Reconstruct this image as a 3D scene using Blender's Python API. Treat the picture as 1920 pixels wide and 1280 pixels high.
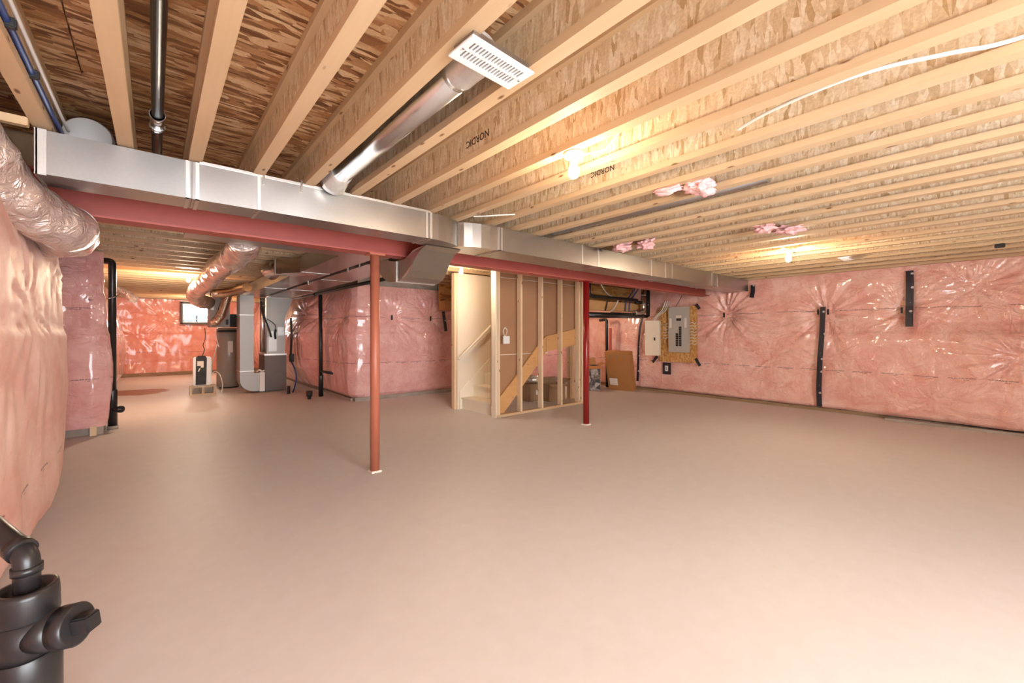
import bpy, bmesh, math, random
from mathutils import Vector, Matrix, noise
random.seed(7)
for o in list(bpy.data.objects): bpy.data.objects.remove(o)
sc = bpy.context.scene
COL = sc.collection
PI = math.pi
# ------------------------------------------------------------------ camera
cd = bpy.data.cameras.new('camera'); cam = bpy.data.objects.new('camera', cd); COL.objects.link(cam)
cam.location = (0, 0, 1.30); cam.rotation_euler = (PI/2, 0, math.radians(49.35-90))
cd.sensor_width = 36; cd.lens = 781/1920*36; cd.shift_y = -15/1920; cd.clip_start = .02
sc.camera = cam
# ------------------------------------------------------------------ world, daylight, exposure
w = bpy.data.worlds.new('sky'); sc.world = w; w.use_nodes = True
bg = w.node_tree.nodes['Background']; bg.inputs[0].default_value = (.93, .96, 1, 1); bg.inputs[1].default_value = 8.0
vs = sc.view_settings; vs.view_transform = 'Standard'; vs.look = 'None'; vs.gamma = 1; vs.use_curve_mapping = False; vs.exposure = 1.28
sc.cycles.max_bounces = 6; sc.cycles.diffuse_bounces = 4; sc.cycles.glossy_bounces = 3; sc.cycles.transmission_bounces = 3; sc.cycles.caustics_reflective = False; sc.cycles.caustics_refractive = False
sc.cycles.use_adaptive_sampling = True; sc.cycles.adaptive_threshold = .08; sc.cycles.adaptive_min_samples = 16; sc.cycles.sample_clamp_indirect = 6
BULB_W = 30.0
BULB_COL = (1, .80, .56)
# daylight enters by an added, unseen doorway behind the camera: a portal guides the sky light there
ADDED_DOORS = [(-1.0, 2.5, .03, 2.25)]
for (x0, x1, z0, z1) in ADDED_DOORS:
    ld = bpy.data.lights.new('door_portal', 'AREA'); ld.shape = 'RECTANGLE'; ld.size = x1-x0; ld.size_y = z1-z0
    ld.cycles.is_portal = True
    lo = bpy.data.objects.new('door_portal', ld); COL.objects.link(lo); lo.location = ((x0+x1)/2, -2.92, (z0+z1)/2); lo.rotation_euler = (PI/2, 0, PI)

# ------------------------------------------------------------------ node helpers
class N:
    def __init__(s, name):
        m = bpy.data.materials.new(name); m.use_nodes = True; s.m = m; s.t = m.node_tree
        s.b = s.t.nodes['Principled BSDF']
    def n(s, typ, **k):
        nd = s.t.nodes.new(typ)
        for a, v in k.items(): setattr(nd, a, v)
        return nd
    def l(s, a, b): s.t.links.new(a, b)
    def coord(s, kind='Object', scale=(1, 1, 1), rot=(0, 0, 0), rand=True):
        tc = s.n('ShaderNodeTexCoord'); out = tc.outputs[kind]
        if rand:
            oi = s.n('ShaderNodeObjectInfo'); mu = s.n('ShaderNodeMath', operation='MULTIPLY'); mu.inputs[1].default_value = 37
            s.l(oi.outputs['Random'], mu.inputs[0]); ad = s.n('ShaderNodeVectorMath', operation='ADD')
            s.l(out, ad.inputs[0]); s.l(mu.outputs[0], ad.inputs[1]); out = ad.outputs[0]
        mp = s.n('ShaderNodeMapping'); mp.inputs['Scale'].default_value = scale; mp.inputs['Rotation'].default_value = rot
        s.l(out, mp.inputs['Vector']); return mp.outputs[0]
    def noise(s, vec, scale=5, detail=4, rough=.55, dist=0):
        nd = s.n('ShaderNodeTexNoise'); nd.inputs['Scale'].default_value = scale; nd.inputs['Detail'].default_value = detail
        nd.inputs['Roughness'].default_value = rough; nd.inputs['Distortion'].default_value = dist
        if vec: s.l(vec, nd.inputs['Vector'])
        return nd
    def vor(s, vec, scale=5, feature='F1', rnd=1):
        nd = s.n('ShaderNodeTexVoronoi', feature=feature); nd.inputs['Scale'].default_value = scale; nd.inputs['Randomness'].default_value = rnd
        s.l(vec, nd.inputs['Vector']); return nd
    def ramp(s, fac, stops, interp='LINEAR'):
        nd = s.n('ShaderNodeValToRGB'); cr = nd.color_ramp; cr.interpolation = interp
        while len(cr.elements) < len(stops): cr.elements.new(.5)
        for e, (p, c) in zip(cr.elements, stops):
            e.position = p; e.color = tuple(c)+(1,) if len(c) == 3 else c
        s.l(fac, nd.inputs[0]); return nd.outputs[0]
    def mix(s, fac, a, b, blend='MIX'):
        nd = s.n('ShaderNodeMix', data_type='RGBA', blend_type=blend)
        for sock, v in ((nd.inputs[0], fac), (nd.inputs[6], a), (nd.inputs[7], b)):
            if isinstance(v, (int, float)): sock.default_value = v
            elif isinstance(v, tuple): sock.default_value = v+(1,) if len(v) == 3 else v
            else: s.l(v, sock)
        return nd.outputs[2]
    def math(s, op, a, b=None, clamp=False):
        nd = s.n('ShaderNodeMath', operation=op, use_clamp=clamp)
        for sock, v in zip(nd.inputs, (a, b)):
            if v is None: continue
            if isinstance(v, (int, float)): sock.default_value = v
            else: s.l(v, sock)
        return nd.outputs[0]
    def bump(s, h, strength=.3, dist=.01):
        nd = s.n('ShaderNodeBump'); nd.inputs['Strength'].default_value = strength; nd.inputs['Distance'].default_value = dist
        s.l(h, nd.inputs['Height']); s.l(nd.outputs[0], s.b.inputs['Normal']); return nd
    def set(s, **k):
        for a, v in k.items():
            sock = s.b.inputs[a.replace('_', ' ')]
            if isinstance(v, (int, float)): sock.default_value = v
            elif isinstance(v, tuple): sock.default_value = v+(1,) if len(v) == 3 else v
            else: s.l(v, sock)
        return s

def flat(name, col, rough=.5, metal=0, var=.12, vscale=6, bump=0, bscale=40, **k):
    q = N(name); v = q.coord()
    nz = q.noise(v, vscale, 5)
    c = q.mix(nz.outputs[0], tuple(x*(1-var) for x in col), tuple(min(1, x*(1+var)) for x in col))
    q.set(Base_Color=c, Roughness=rough, Metallic=metal, **k)
    if bump:
        b = q.noise(v, bscale, 3); q.bump(b.outputs[0], bump, .004)
    return q.m

def osb(name, scale, rot, cols, bumpk=.35):
    q = N(name)
    v = q.coord(scale=(1, 1, 1))
    d = q.noise(v, 3, 2)
    vm = q.n('ShaderNodeVectorMath', operation='MULTIPLY_ADD'); q.l(d.outputs['Color'], vm.inputs[0]); vm.inputs[1].default_value = (.03, .03, .03); q.l(v, vm.inputs[2])
    layers = []
    for i, r in enumerate(rot):
        mp = q.n('ShaderNodeMapping'); mp.inputs['Rotation'].default_value = r; mp.inputs['Scale'].default_value = scale; mp.inputs['Location'].default_value = (i*3.7, i*1.3, i*2.1)
        q.l(vm.outputs[0], mp.inputs['Vector'])
        vo = q.vor(mp.outputs[0], 1.0 + .35*i)
        sp = q.n('ShaderNodeSeparateColor'); q.l(vo.outputs['Color'], sp.inputs[0])
        layers.append((q.ramp(sp.outputs[0], cols), sp.outputs[1], sp.outputs[0]))
    c, h = layers[0][0], layers[0][2]
    for lay in layers[1:]:
        m = q.math('GREATER_THAN', lay[1], .55)
        c = q.mix(m, c, lay[0]); h = q.mix(m, h, lay[2])
    fine = q.noise(vm.outputs[0], 90, 3)
    c = q.mix(.35, c, q.ramp(fine.outputs[0], [(.3, (.45, .36, .25)), (.7, (1, 1, 1))]), 'MULTIPLY')
    q.set(Base_Color=c, Roughness=.62)
    if bumpk > .4: q.bump(h, bumpk, .006)
    return q.m

def lumber(name, col, dark, axis, knots=1.0):
    q = N(name); sc_ = [14, 14, 14]; sc_[axis] = .7
    v = q.coord(scale=tuple(sc_)); g = q.noise(v, 2.2, 5, .6, .6)
    c = q.mix(g.outputs[0], col, dark)
    sk = [11, 11, 11]; sk[axis] = 4.0
    kv = q.vor(q.coord(scale=tuple(sk)), 1.0)
    k = q.ramp(kv.outputs['Distance'], [(.06, (1, 1, 1)), (.12, (0, 0, 0))])
    kk = q.math('MULTIPLY', k, knots)
    c = q.mix(kk, c, (.20, .085, .03))
    big = q.noise(q.coord(), 1.3, 2)
    c = q.mix(.35, c, q.ramp(big.outputs[0], [(.35, (.82, .70, .58)), (.65, (1, 1, 1))]), 'MULTIPLY')
    q.set(Base_Color=c, Roughness=.6)
    return q.m

def insul(name, a, b, prints=(), wr=.5, coat=.10, cw=.85):
    q = N(name)
    uv = q.coord('UV', rand=False)
    n1 = q.noise(uv, 3.0, 6, .6, .8); n2 = q.noise(uv, 14, 3)
    f = q.math('ADD', q.math('MULTIPLY', n1.outputs[0], .8), q.math('MULTIPLY', n2.outputs[0], .2))
    c = q.ramp(f, [(.34, a), (.62, b)])
    if prints:
        sp = q.n('ShaderNodeSeparateXYZ'); q.l(uv, sp.inputs[0]); u, vv = sp.outputs[0], sp.outputs[1]
        warp = q.noise(uv, 1.7, 2); vw = q.math('ADD', vv, q.math('MULTIPLY', q.math('SUBTRACT', warp.outputs[0], .5), .05))
        chars = q.noise(q.coord('UV', scale=(70, 130, 1), rand=False), 1.0, 2)
        ch = q.math('GREATER_THAN', chars.outputs[0], .47)
        tot = None
        for z0, per, duty in prints:
            d = q.math('ABSOLUTE', q.math('SUBTRACT', vw, z0))
            line = q.math('LESS_THAN', d, .0065)
            line2 = q.math('LESS_THAN', q.math('ABSOLUTE', q.math('SUBTRACT', vw, z0-.021)), .004)
            fr = q.math('FRACT', q.math('DIVIDE', u, per))
            on = q.math('LESS_THAN', fr, duty)
            on2 = q.math('MULTIPLY', q.math('GREATER_THAN', fr, duty*.55), q.math('LESS_THAN', fr, duty*.75))
            t = q.math('MAXIMUM', q.math('MULTIPLY', line, on), q.math('MULTIPLY', line2, on2))
            t = q.math('MULTIPLY', t, ch)
            tot = t if tot is None else q.math('MAXIMUM', tot, t)
        c = q.mix(q.math('MULTIPLY', tot, .75), c, (.10, .035, .045))
    q.set(Base_Color=c, Roughness=.55, Coat_Weight=cw, Coat_Roughness=coat)
    w1 = q.noise(q.coord('UV', scale=(2.2, 3.2, 1), rand=False), 2.0, 4, .55, 2.2)
    w2 = q.noise(q.coord('UV', scale=(9, 2.0, 1), rot=(0, 0, .5), rand=False), 1.6, 3, .5, 1.0)
    h = q.math('ADD', w1.outputs[0], q.math('MULTIPLY', w2.outputs[0], .5))
    q.bump(h, wr, .05)
    return q.m

def galv(name, col=(.50, .49, .48), rough=.33):
    q = N(name); v = q.coord()
    vo = q.vor(v, 90); sp = q.n('ShaderNodeSeparateColor'); q.l(vo.outputs['Color'], sp.inputs[0])
    n = q.noise(v, 2.0, 3)
    q.set(Base_Color=q.mix(sp.outputs[1], tuple(x*.97 for x in col), col), Roughness=q.math('ADD', q.math('MULTIPLY', n.outputs[0], .10), rough-.05), Metallic=1.0)
    b = q.noise(v, 1.4, 1); q.bump(b.outputs[0], .35, .03)
    return q.m

MAT = {}
MAT['web'] = osb('osb_web', (4, 38, 9), ((.0, 0, 0), (.5, 0, 0), (-.45, 0, 0)), [(0, (.56, .37, .18)), (.16, (.76, .57, .35)), (.6, (.85, .68, .45)), (1, (.95, .83, .63))], .25)
MAT['webx'] = osb('osb_web_cross', (38, 4, 9), ((.0, 0, 0), (0, .5, 0), (0, -.45, 0)), [(0, (.56, .37, .18)), (.16, (.76, .57, .35)), (.6, (.85, .68, .45)), (1, (.95, .83, .63))], .25)
MAT['sub'] = osb('osb_subfloor', (6, 27, 3), ((0, 0, -.12), (0, 0, .35), (0, 0, -.5)), [(0, (.17, .06, .022)), (.35, (.42, .19, .075)), (.62, (.60, .33, .15)), (1, (.86, .62, .37))], .5)
MAT['board'] = osb('osb_board', (3, 26, 12), ((0, 0, 0), (.7, 0, 0), (-.7, 0, 0)), [(0, (.45, .20, .05)), (.5, (.68, .36, .11)), (1, (.82, .52, .22))], .3)
LC, LD = (.71, .525, .33), (.60, .41, .23)
MAT['wy'] = lumber('lumber_y', LC, LD, 1); MAT['wx'] = lumber('lumber_x', LC, LD, 0); MAT['wz'] = lumber('lumber_z', (.87, .71, .49), (.77, .57, .36), 2)
MAT['stringer'] = lumber('lumber_stringer', (.72, .42, .18), (.58, .31, .12), 0, .6)
MAT['oldwood'] = lumber('lumber_weathered', (.42, .30, .18), (.25, .16, .09), 1, .3)
MAT['pinkR'] = insul('insulation_right', (.82, .38, .31), (.95, .61, .52), ((.69, .36, .72), (1.68, .9, .75)))
MAT['pinkL'] = insul('insulation_left', (.80, .42, .35), (.93, .64, .55), ((.50, .5, .5), (1.88, 1.3, .25)), .08, .38, .18)
MAT['pinkM'] = insul('insulation_middle', (.78, .37, .35), (.91, .56, .53), ((.72, .33, .72), (1.62, .8, .7)))
MAT['pinkF'] = insul('insulation_far', (.78, .26, .19), (.88, .40, .31), ((.72, .6, .7),), .22, .16)
MAT['tuft'] = flat('loose_fibreglass', (.85, .50, .50), .9, 0, .15, 20, .8, 60)
q = N('painted_floor'); v = q.coord(rand=False)
n1 = q.noise(v, .55, 4, .5, .4); n2 = q.noise(v, 9, 5)
c = q.mix(n1.outputs[0], (.70, .67, .665), (.77, .74, .735))
c = q.mix(.25, c, q.ramp(n2.outputs[0], [(.3, (.85, .8, .76)), (.7, (1, 1, 1))]), 'MULTIPLY')
sp = q.n('ShaderNodeSeparateXYZ'); q.l(v, sp.inputs[0])
wv = q.noise(v, 1.2, 3); 
dx = q.math('DIVIDE', q.math('SUBTRACT', sp.outputs[0], -.25), .55); dy = q.math('DIVIDE', q.math('SUBTRACT', q.math('ADD', sp.outputs[1], wv.outputs[0]), 12.9), .75)
rr = q.math('ADD', q.math('MULTIPLY', dx, dx), q.math('MULTIPLY', dy, dy))
patch = q.ramp(rr, [(.7, (1, 1, 1)), (1.0, (0, 0, 0))])
c = q.mix(patch, c, (.46, .22, .17))
q.set(Base_Color=c, Roughness=q.math('ADD', q.math('MULTIPLY', n1.outputs[0], .18), .42), Specular_IOR_Level=.35)
q.bump(n2.outputs[0], .06, .004); MAT['floor'] = q.m
MAT['concrete'] = flat('concrete', (.40, .35, .30), .9, 0, .35, 5, .5, 30)
MAT['block'] = flat('concrete_block', (.52, .42, .31), .95, 0, .2, 14, .8, 90)
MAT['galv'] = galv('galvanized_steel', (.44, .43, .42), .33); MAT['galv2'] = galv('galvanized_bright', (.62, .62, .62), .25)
MAT['galvd'] = galv('galvanized_dull', (.34, .32, .30), .5)
MAT['cleat'] = galv('galvanized_cleat', (.66, .63, .60), .4)
MAT['red'] = flat('red_oxide_primer', (.43, .09, .07), .5, 0, .18, 5, .25, 25)
MAT['redcol'] = flat('orange_red_primer', (.46, .145, .085), .42, 0, .12, 4, .1, 25)
MAT['redcol2'] = flat('glossy_dark_red_paint', (.26, .012, .012), .25, 0, .12, 4)
MAT['abs'] = flat('black_abs_plastic', (.018, .016, .017), .33, 0, .3, 5)
MAT['rubber'] = flat('black_rubber', (.02, .018, .018), .6)
MAT['white'] = flat('white_plastic', (.82, .81, .79), .4, 0, .03)
MAT['register'] = flat('white_enamel', (.88, .88, .89), .3, 0, .02)
MAT['porcelain'] = flat('white_porcelain', (.88, .86, .82), .25, 0, .02)
MAT['grey'] = flat('grey_steel_enamel', (.50, .47, .42), .45, 0, .04)
MAT['greyduct'] = flat('grey_round_duct', (.55, .54, .53), .4, .3, .05)
MAT['furn'] = flat('brown_grey_enamel', (.145, .105, .09), .4, .1, .06)
MAT['tank'] = flat('grey_tank_enamel', (.33, .28, .24), .25, .1, .05)
MAT['hrv'] = flat('grey_hrv_enamel', (.30, .24, .19), .45, 0, .05)
MAT['cream'] = flat('cream_painted_drywall', (.82, .72, .57), .6, 0, .03)
MAT['creamw'] = flat('cream_painted_wood', (.88, .80, .66), .4, 0, .03)
MAT['kraft'] = flat('brown_drywall_paper', (.40, .215, .115), .85, 0, .10, 3)
MAT['card'] = flat('brown_cardboard', (.44, .20, .065), .8, 0, .10, 5)
MAT['card2'] = flat('dull_cardboard', (.33, .20, .11), .8, 0, .15, 5)
MAT['paper'] = flat('white_paper', (.80, .74, .66), .7, 0, .04)
MAT['pvc'] = flat('white_pvc_cable', (.80, .76, .70), .4, 0, .05)
MAT['bluepex'] = flat('blue_pex', (.03, .06, .22), .35, 0, .1)
MAT['wrap'] = None
q = N('foil_wrap'); v = q.coord(scale=(1, 1, 1))
n1 = q.noise(v, 13, 4, .6, 1.5); n2 = q.noise(v, 2.5, 3)
c = q.mix(n2.outputs[0], (.60, .44, .38), (.78, .66, .62)); q.set(Base_Color=c, Roughness=.22, Metallic=.55, Coat_Weight=.6, Coat_Roughness=.1); q.bump(n1.outputs[0], .9, .03); MAT['wrap'] = q.m
MAT['clearwrap'] = flat('clear_film', (.75, .72, .68), .18, .5, .25, 20, .9, 25)
MAT['flexal'] = galv('aluminium_flex', (.72, .58, .46), .3)
q = N('black_tape'); v = q.coord('UV', rand=False)
vo = q.vor(q.coord('UV', scale=(9, 9, 9), rand=False), 1.0, rnd=.35); dots = q.ramp(vo.outputs['Distance'], [(.13, (.62, .62, .62)), (.17, (.02, .02, .03))], 'CONSTANT')
q.set(Base_Color=q.ramp(vo.outputs['Distance'], [(.0, (.6, .6, .62)), (.16, (.025, .022, .035))], 'CONSTANT'), Roughness=.35); MAT['tape'] = q.m
q = N('printed_carton'); v = q.coord(); vo = q.vor(v, 9); sp = q.n('ShaderNodeSeparateColor'); q.l(vo.outputs['Color'], sp.inputs[0]); n1 = q.noise(v, 16, 4)
f = q.math('ADD', q.math('MULTIPLY', sp.outputs[0], .6), q.math('MULTIPLY', n1.outputs[0], .5))
q.set(Base_Color=q.ramp(f, [(.35, (.02, .018, .02)), (.48, (.22, .16, .12)), (.62, (.55, .47, .42)), (.75, (.05, .03, .03))]), Roughness=.45); MAT['print'] = q.m
q = N('printed_carton_white'); v = q.coord(); n1 = q.noise(v, 26, 3); q.set(Base_Color=q.ramp(n1.outputs[0], [(.38, (.10, .04, .03)), (.46, (.72, .62, .56))]), Roughness=.45); MAT['printw'] = q.m
q = N('lit_bulb'); q.set(Base_Color=(1, .95, .85), Emission_Color=BULB_COL, Emission_Strength=60.0); MAT['bulb'] = q.m
q = N('clear_glass'); q.set(Base_Color=(1, 1, 1), Roughness=.0, Transmission_Weight=1.0, IOR=1.02); MAT['glass'] = q.m
MAT['ink'] = flat('black_stamp_ink', (.07, .045, .03), .8)
MAT['siding'] = flat('blue_grey_siding', (.09, .105, .12), .7, 0, .05)
MAT['vinyl'] = flat('white_vinyl', (.80, .80, .80), .4)
MAT['darkframe'] = flat('dark_frame', (.05, .045, .045), .5)

# ------------------------------------------------------------------ mesh helpers
class B:
    def __init__(s): s.v = []; s.f = []; s.sm = []; s.uv = None
    def add(s, vs_, fs, smooth=False):
        k = len(s.v); s.v += [Vector(p) for p in vs_]; s.f += [tuple(k+i for i in f) for f in fs]; s.sm += [smooth]*len(fs); return s
    def box(s, x0, x1, y0, y1, z0, z1):
        if x0 > x1: x0, x1 = x1, x0
        if y0 > y1: y0, y1 = y1, y0
        if z0 > z1: z0, z1 = z1, z0
        return s.add([(x0, y0, z0), (x1, y0, z0), (x1, y1, z0), (x0, y1, z0), (x0, y0, z1), (x1, y0, z1), (x1, y1, z1), (x0, y1, z1)],
                     [(0, 3, 2, 1), (4, 5, 6, 7), (0, 1, 5, 4), (1, 2, 6, 5), (2, 3, 7, 6), (3, 0, 4, 7)])
    def bbox(s, x0, x1, y0, y1, z0, z1, b=.006):
        bm = bmesh.new(); bmesh.ops.create_cube(bm, size=1)
        for v in bm.verts: v.co = Vector((x0+(v.co.x+.5)*(x1-x0), y0+(v.co.y+.5)*(y1-y0), z0+(v.co.z+.5)*(z1-z0)))
        bmesh.ops.bevel(bm, geom=list(bm.edges), offset=b, segments=2, affect='EDGES')
        bm.verts.index_update(); s.add([v.co.copy() for v in bm.verts], [tuple(v.index for v in f.verts) for f in bm.faces]); bm.free(); return s
    def prism(s, poly, fn, a, b):
        n = len(poly); k = [fn(p, a) for p in poly]+[fn(p, b) for p in poly]
        return s.add(k, [tuple(range(n))[::-1], tuple(range(n, 2*n))]+[(i, (i+1) % n, n+(i+1) % n, n+i) for i in range(n)])
    def tube(s, pts, r, n=16, cap=True, smooth=True):
        pts = [Vector(p) for p in pts]; m = len(pts); rs = r if isinstance(r, (list, tuple)) else [r]*m
        t0 = (pts[1]-pts[0]).normalized(); up = Vector((0, 0, 1)) if abs(t0.z) < .9 else Vector((1, 0, 0))
        u = t0.cross(up).normalized(); vs_ = []
        for i, p in enumerate(pts):
            t = (pts[min(i+1, m-1)]-pts[max(i-1, 0)]).normalized()
            u = (u-t*u.dot(t)).normalized(); w_ = t.cross(u)
            for j in range(n):
                a = 2*PI*j/n; vs_.append(p+(u*math.cos(a)+w_*math.sin(a))*rs[i])
        fs = [(i*n+j, i*n+(j+1) % n, (i+1)*n+(j+1) % n, (i+1)*n+j) for i in range(m-1) for j in range(n)]
        k = len(s.v); s.add(vs_, fs, smooth)
        if cap: s.f += [tuple(k+j for j in range(n))[::-1], tuple(k+(m-1)*n+j for j in range(n))]; s.sm += [False, False]
        return s
    def cyl(s, a, b, r, n=20): return s.tube([a, b], r, n)
    def lathe(s, base, prof, n=20, axis=(0, 0, 1)):
        ax = Vector(axis).normalized(); b0 = Vector(base); pts = []; rs = []
        t = ax.orthogonal().normalized(); w_ = ax.cross(t); vs_ = []
        for r, h in prof:
            for j in range(n):
                a = 2*PI*j/n; vs_.append(b0+ax*h+(t*math.cos(a)+w_*math.sin(a))*r)
        m = len(prof); fs = [(i*n+j, i*n+(j+1) % n, (i+1)*n+(j+1) % n, (i+1)*n+j) for i in range(m-1) for j in range(n)]
        k = len(s.v); s.add(vs_, fs, True); s.f += [tuple(k+j for j in range(n))[::-1], tuple(k+(m-1)*n+j for j in range(n))]; s.sm += [False, False]; return s
    def xf(s, M): s.v = [M @ p for p in s.v]; return s
    def build(s, name, mat, parent=None, origin=None, bevel=0):
        if origin is None:
            if parent is not None: origin = wl(parent)
            else:
                xs = [p.x for p in s.v]; ys = [p.y for p in s.v]; zs = [p.z for p in s.v]
                origin = Vector(((min(xs)+max(xs))/2, (min(ys)+max(ys))/2, min(zs)))
        origin = Vector(origin); me = bpy.data.meshes.new(name); me.from_pydata([p-origin for p in s.v], [], s.f)
        me.polygons.foreach_set('use_smooth', s.sm); me.update()
        if s.uv:
            ul = me.uv_layers.new(name='UVMap'); vi = [0]*len(me.loops); me.loops.foreach_get('vertex_index', vi)
            fl = []
            for i in vi: fl += s.uv[i]
            ul.data.foreach_set('uv', fl)
        me.materials.append(MAT[mat] if isinstance(mat, str) else mat)
        o = bpy.data.objects.new(name, me); COL.objects.link(o)
        if parent is not None: o.parent = parent; o.location = origin-wl(parent); WL[o.name] = origin
        else: o.location = origin; WL[o.name] = origin
        if bevel:
            md = o.modifiers.new('bevel', 'BEVEL'); md.width = bevel; md.segments = 2; md.limit_method = 'ANGLE'
        return o
WL = {}
def wl(o): return WL.get(o.name, Vector((0, 0, 0)))
def tag(o, label, cat, group=None, kind=None):
    o['label'] = label; o['category'] = cat
    if group: o['group'] = group
    if kind: o['kind'] = kind
    return o
def thing(name, loc, label, cat, group=None, kind=None):
    o = bpy.data.objects.new(name, None); COL.objects.link(o); o.location = loc; o.empty_display_size = .1; WL[o.name] = Vector(loc)
    return tag(o, label, cat, group, kind)
def sm(t): t = max(0, min(1, t)); return t*t*(3-2*t)
def lerp(tab, x):
    if x <= tab[0][0]: return tab[0][1]
    for (a, p), (b, q_) in zip(tab, tab[1:]):
        if x <= b: return p+(q_-p)*(x-a)/(b-a)
    return tab[-1][1]
def slerp(tab, x):
    if x <= tab[0][0]: return tab[0][1]
    for (a, p), (b, q_) in zip(tab, tab[1:]):
        if x <= b: return p+(q_-p)*sm((x-a)/(b-a))
    return tab[-1][1]
def curve(pts, sub=8):
    P = [Vector(p) for p in pts]; out = []
    for i in range(len(P)-1):
        p0, p1, p2, p3 = P[max(i-1, 0)], P[i], P[i+1], P[min(i+2, len(P)-1)]
        for k in range(sub):
            t = k/sub; out.append(.5*((2*p1)+(p2-p0)*t+(2*p0-5*p1+4*p2-p3)*t*t+(3*p1-p0-3*p2+p3)*t**3))
    out.append(P[-1]); return out
def arc_path(pts, r=.08, k=6):
    P = [Vector(p) for p in pts]; out = [P[0]]
    for a, b, c_ in zip(P, P[1:], P[2:]):
        d1 = (a-b).normalized(); d2 = (c_-b).normalized(); s1 = b+d1*r; s2 = b+d2*r
        for i in range(k+1):
            t = i/k; out.append(s1*(1-t)**2+b*2*t*(1-t)+s2*t*t)
    out.append(P[-1]); return out

# sheet of wrapped insulation standing on a plan line; off(s, z, x, y) is how far it bulges out of that line
def sheet(name, mat, parent, path, z0, z1, side, off, pinch=(), step=.025, hole=None, wr=.012, seed=0, seam=1.3):
    P = [Vector((p[0], p[1])) for p in path]; L = [0]
    for a, b in zip(P, P[1:]): L.append(L[-1]+(b-a).length)
    ns = int(L[-1]/step)+1; nz = int((z1-z0)/step)+1; b = B(); b.uv = []; smp = []
    for i in range(ns+1):
        s_ = L[-1]*i/ns; k = 0
        while k < len(L)-2 and s_ > L[k+1]: k += 1
        t = (s_-L[k])/(L[k+1]-L[k]); p = P[k].lerp(P[k+1], t)
        h = .12
        def dirat(ss):
            kk = 0
            while kk < len(L)-2 and ss > L[kk+1]: kk += 1
            return (P[kk+1]-P[kk]).normalized()
        d = sum((dirat(max(0, min(L[-1], s_+q_*h))) for q_ in (-1, -.5, 0, .5, 1)), Vector((0, 0))).normalized()
        smp.append((s_, p, Vector((-d.y, d.x))*side))
    for j in range(nz+1):
        z = z0+(z1-z0)*j/nz
        for s_, p, nrm in smp:
            o = off(s_, z, p.x, p.y)
            q3 = Vector((s_*1.3+seed*9, z*1.3, seed*3.1))
            o += noise.noise(q3)*.03*min(1, (z1-z)*4)
            o += wr*noise.noise(Vector((s_*3+seed, z*1.6+s_, seed)))+wr*.5*noise.noise(Vector((s_*9, z*4+seed, 3)))
            if seam and z > seam: o -= .014*sm((z-seam)/.03)
            for ps, pz, R_, D_ in pinch:
                dx, dz = s_-ps, z-pz; r_ = math.hypot(dx, dz)
                if r_ < R_*3:
                    th = math.atan2(dz, dx)
                    o -= D_*math.exp(-(r_/(R_*.45))**2)
                    a_ = .6*D_*sm(r_/.05)*math.exp(-(r_/(R_*.8)))*min(1, r_/.12)
                    o += a_*(noise.noise(Vector((math.cos(th)*7.5+ps, math.sin(th)*7.5+pz, r_*.8)))*2.0)
            o = max(o, -.03)
            b.v.append(Vector((p.x+nrm.x*o, p.y+nrm.y*o, z))); b.uv.append((s_, z))
    W = ns+1
    for j in range(nz):
        for i in range(ns):
            if hole:
                c_ = b.v[j*W+i]
                if hole[0] < smp[i][0] < hole[1] and hole[2] < z0+(z1-z0)*j/nz < hole[3]: continue
            f = (j*W+i, j*W+i+1, (j+1)*W+i+1, (j+1)*W+i)
            b.f.append(f if side < 0 else f[::-1]); b.sm.append(True)
    return b.build(name, mat, parent)

def tape(name, parent, pts, nrm, wd, mat='tape'):
    b = B(); b.uv = []; nrm = Vector(nrm).normalized(); P = [Vector(p) for p in pts]; s_ = 0; rows = []
    for i, p in enumerate(P):
        d = (P[min(i+1, len(P)-1)]-P[max(i-1, 0)]).normalized(); u = d.cross(nrm).normalized()
        if i: s_ += (p-P[i-1]).length
        for k, (a, hgt) in enumerate(((-.5, 0), (-.5, .006), (.5, .006), (.5, 0))):
            b.v.append(p+u*wd*a+nrm*hgt); b.uv.append((a*wd*1.0, s_))
    for i in range(len(P)-1):
        for k in range(3): b.f.append((i*4+k, i*4+k+1, i*4+k+5, i*4+k+4)); b.sm.append(False)
    b.f += [(0, 1, 2, 3), tuple((len(P)-1)*4+k for k in (3, 2, 1, 0))]; b.sm += [False]*2
    return b.build(name, mat, parent)

# ------------------------------------------------------------------ setting
JB = 2.30          # underside of the joists
SUB = 2.541        # underside of the subfloor
FB = 2.36; FS = 2.60
floor = tag(B().box(-1.8, 9.0, -3.3, 17.6, -.15, 0).build('floor', 'floor', origin=(0, 0, 0)), 'beige painted concrete floor of the basement', 'floor', kind='structure')

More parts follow.
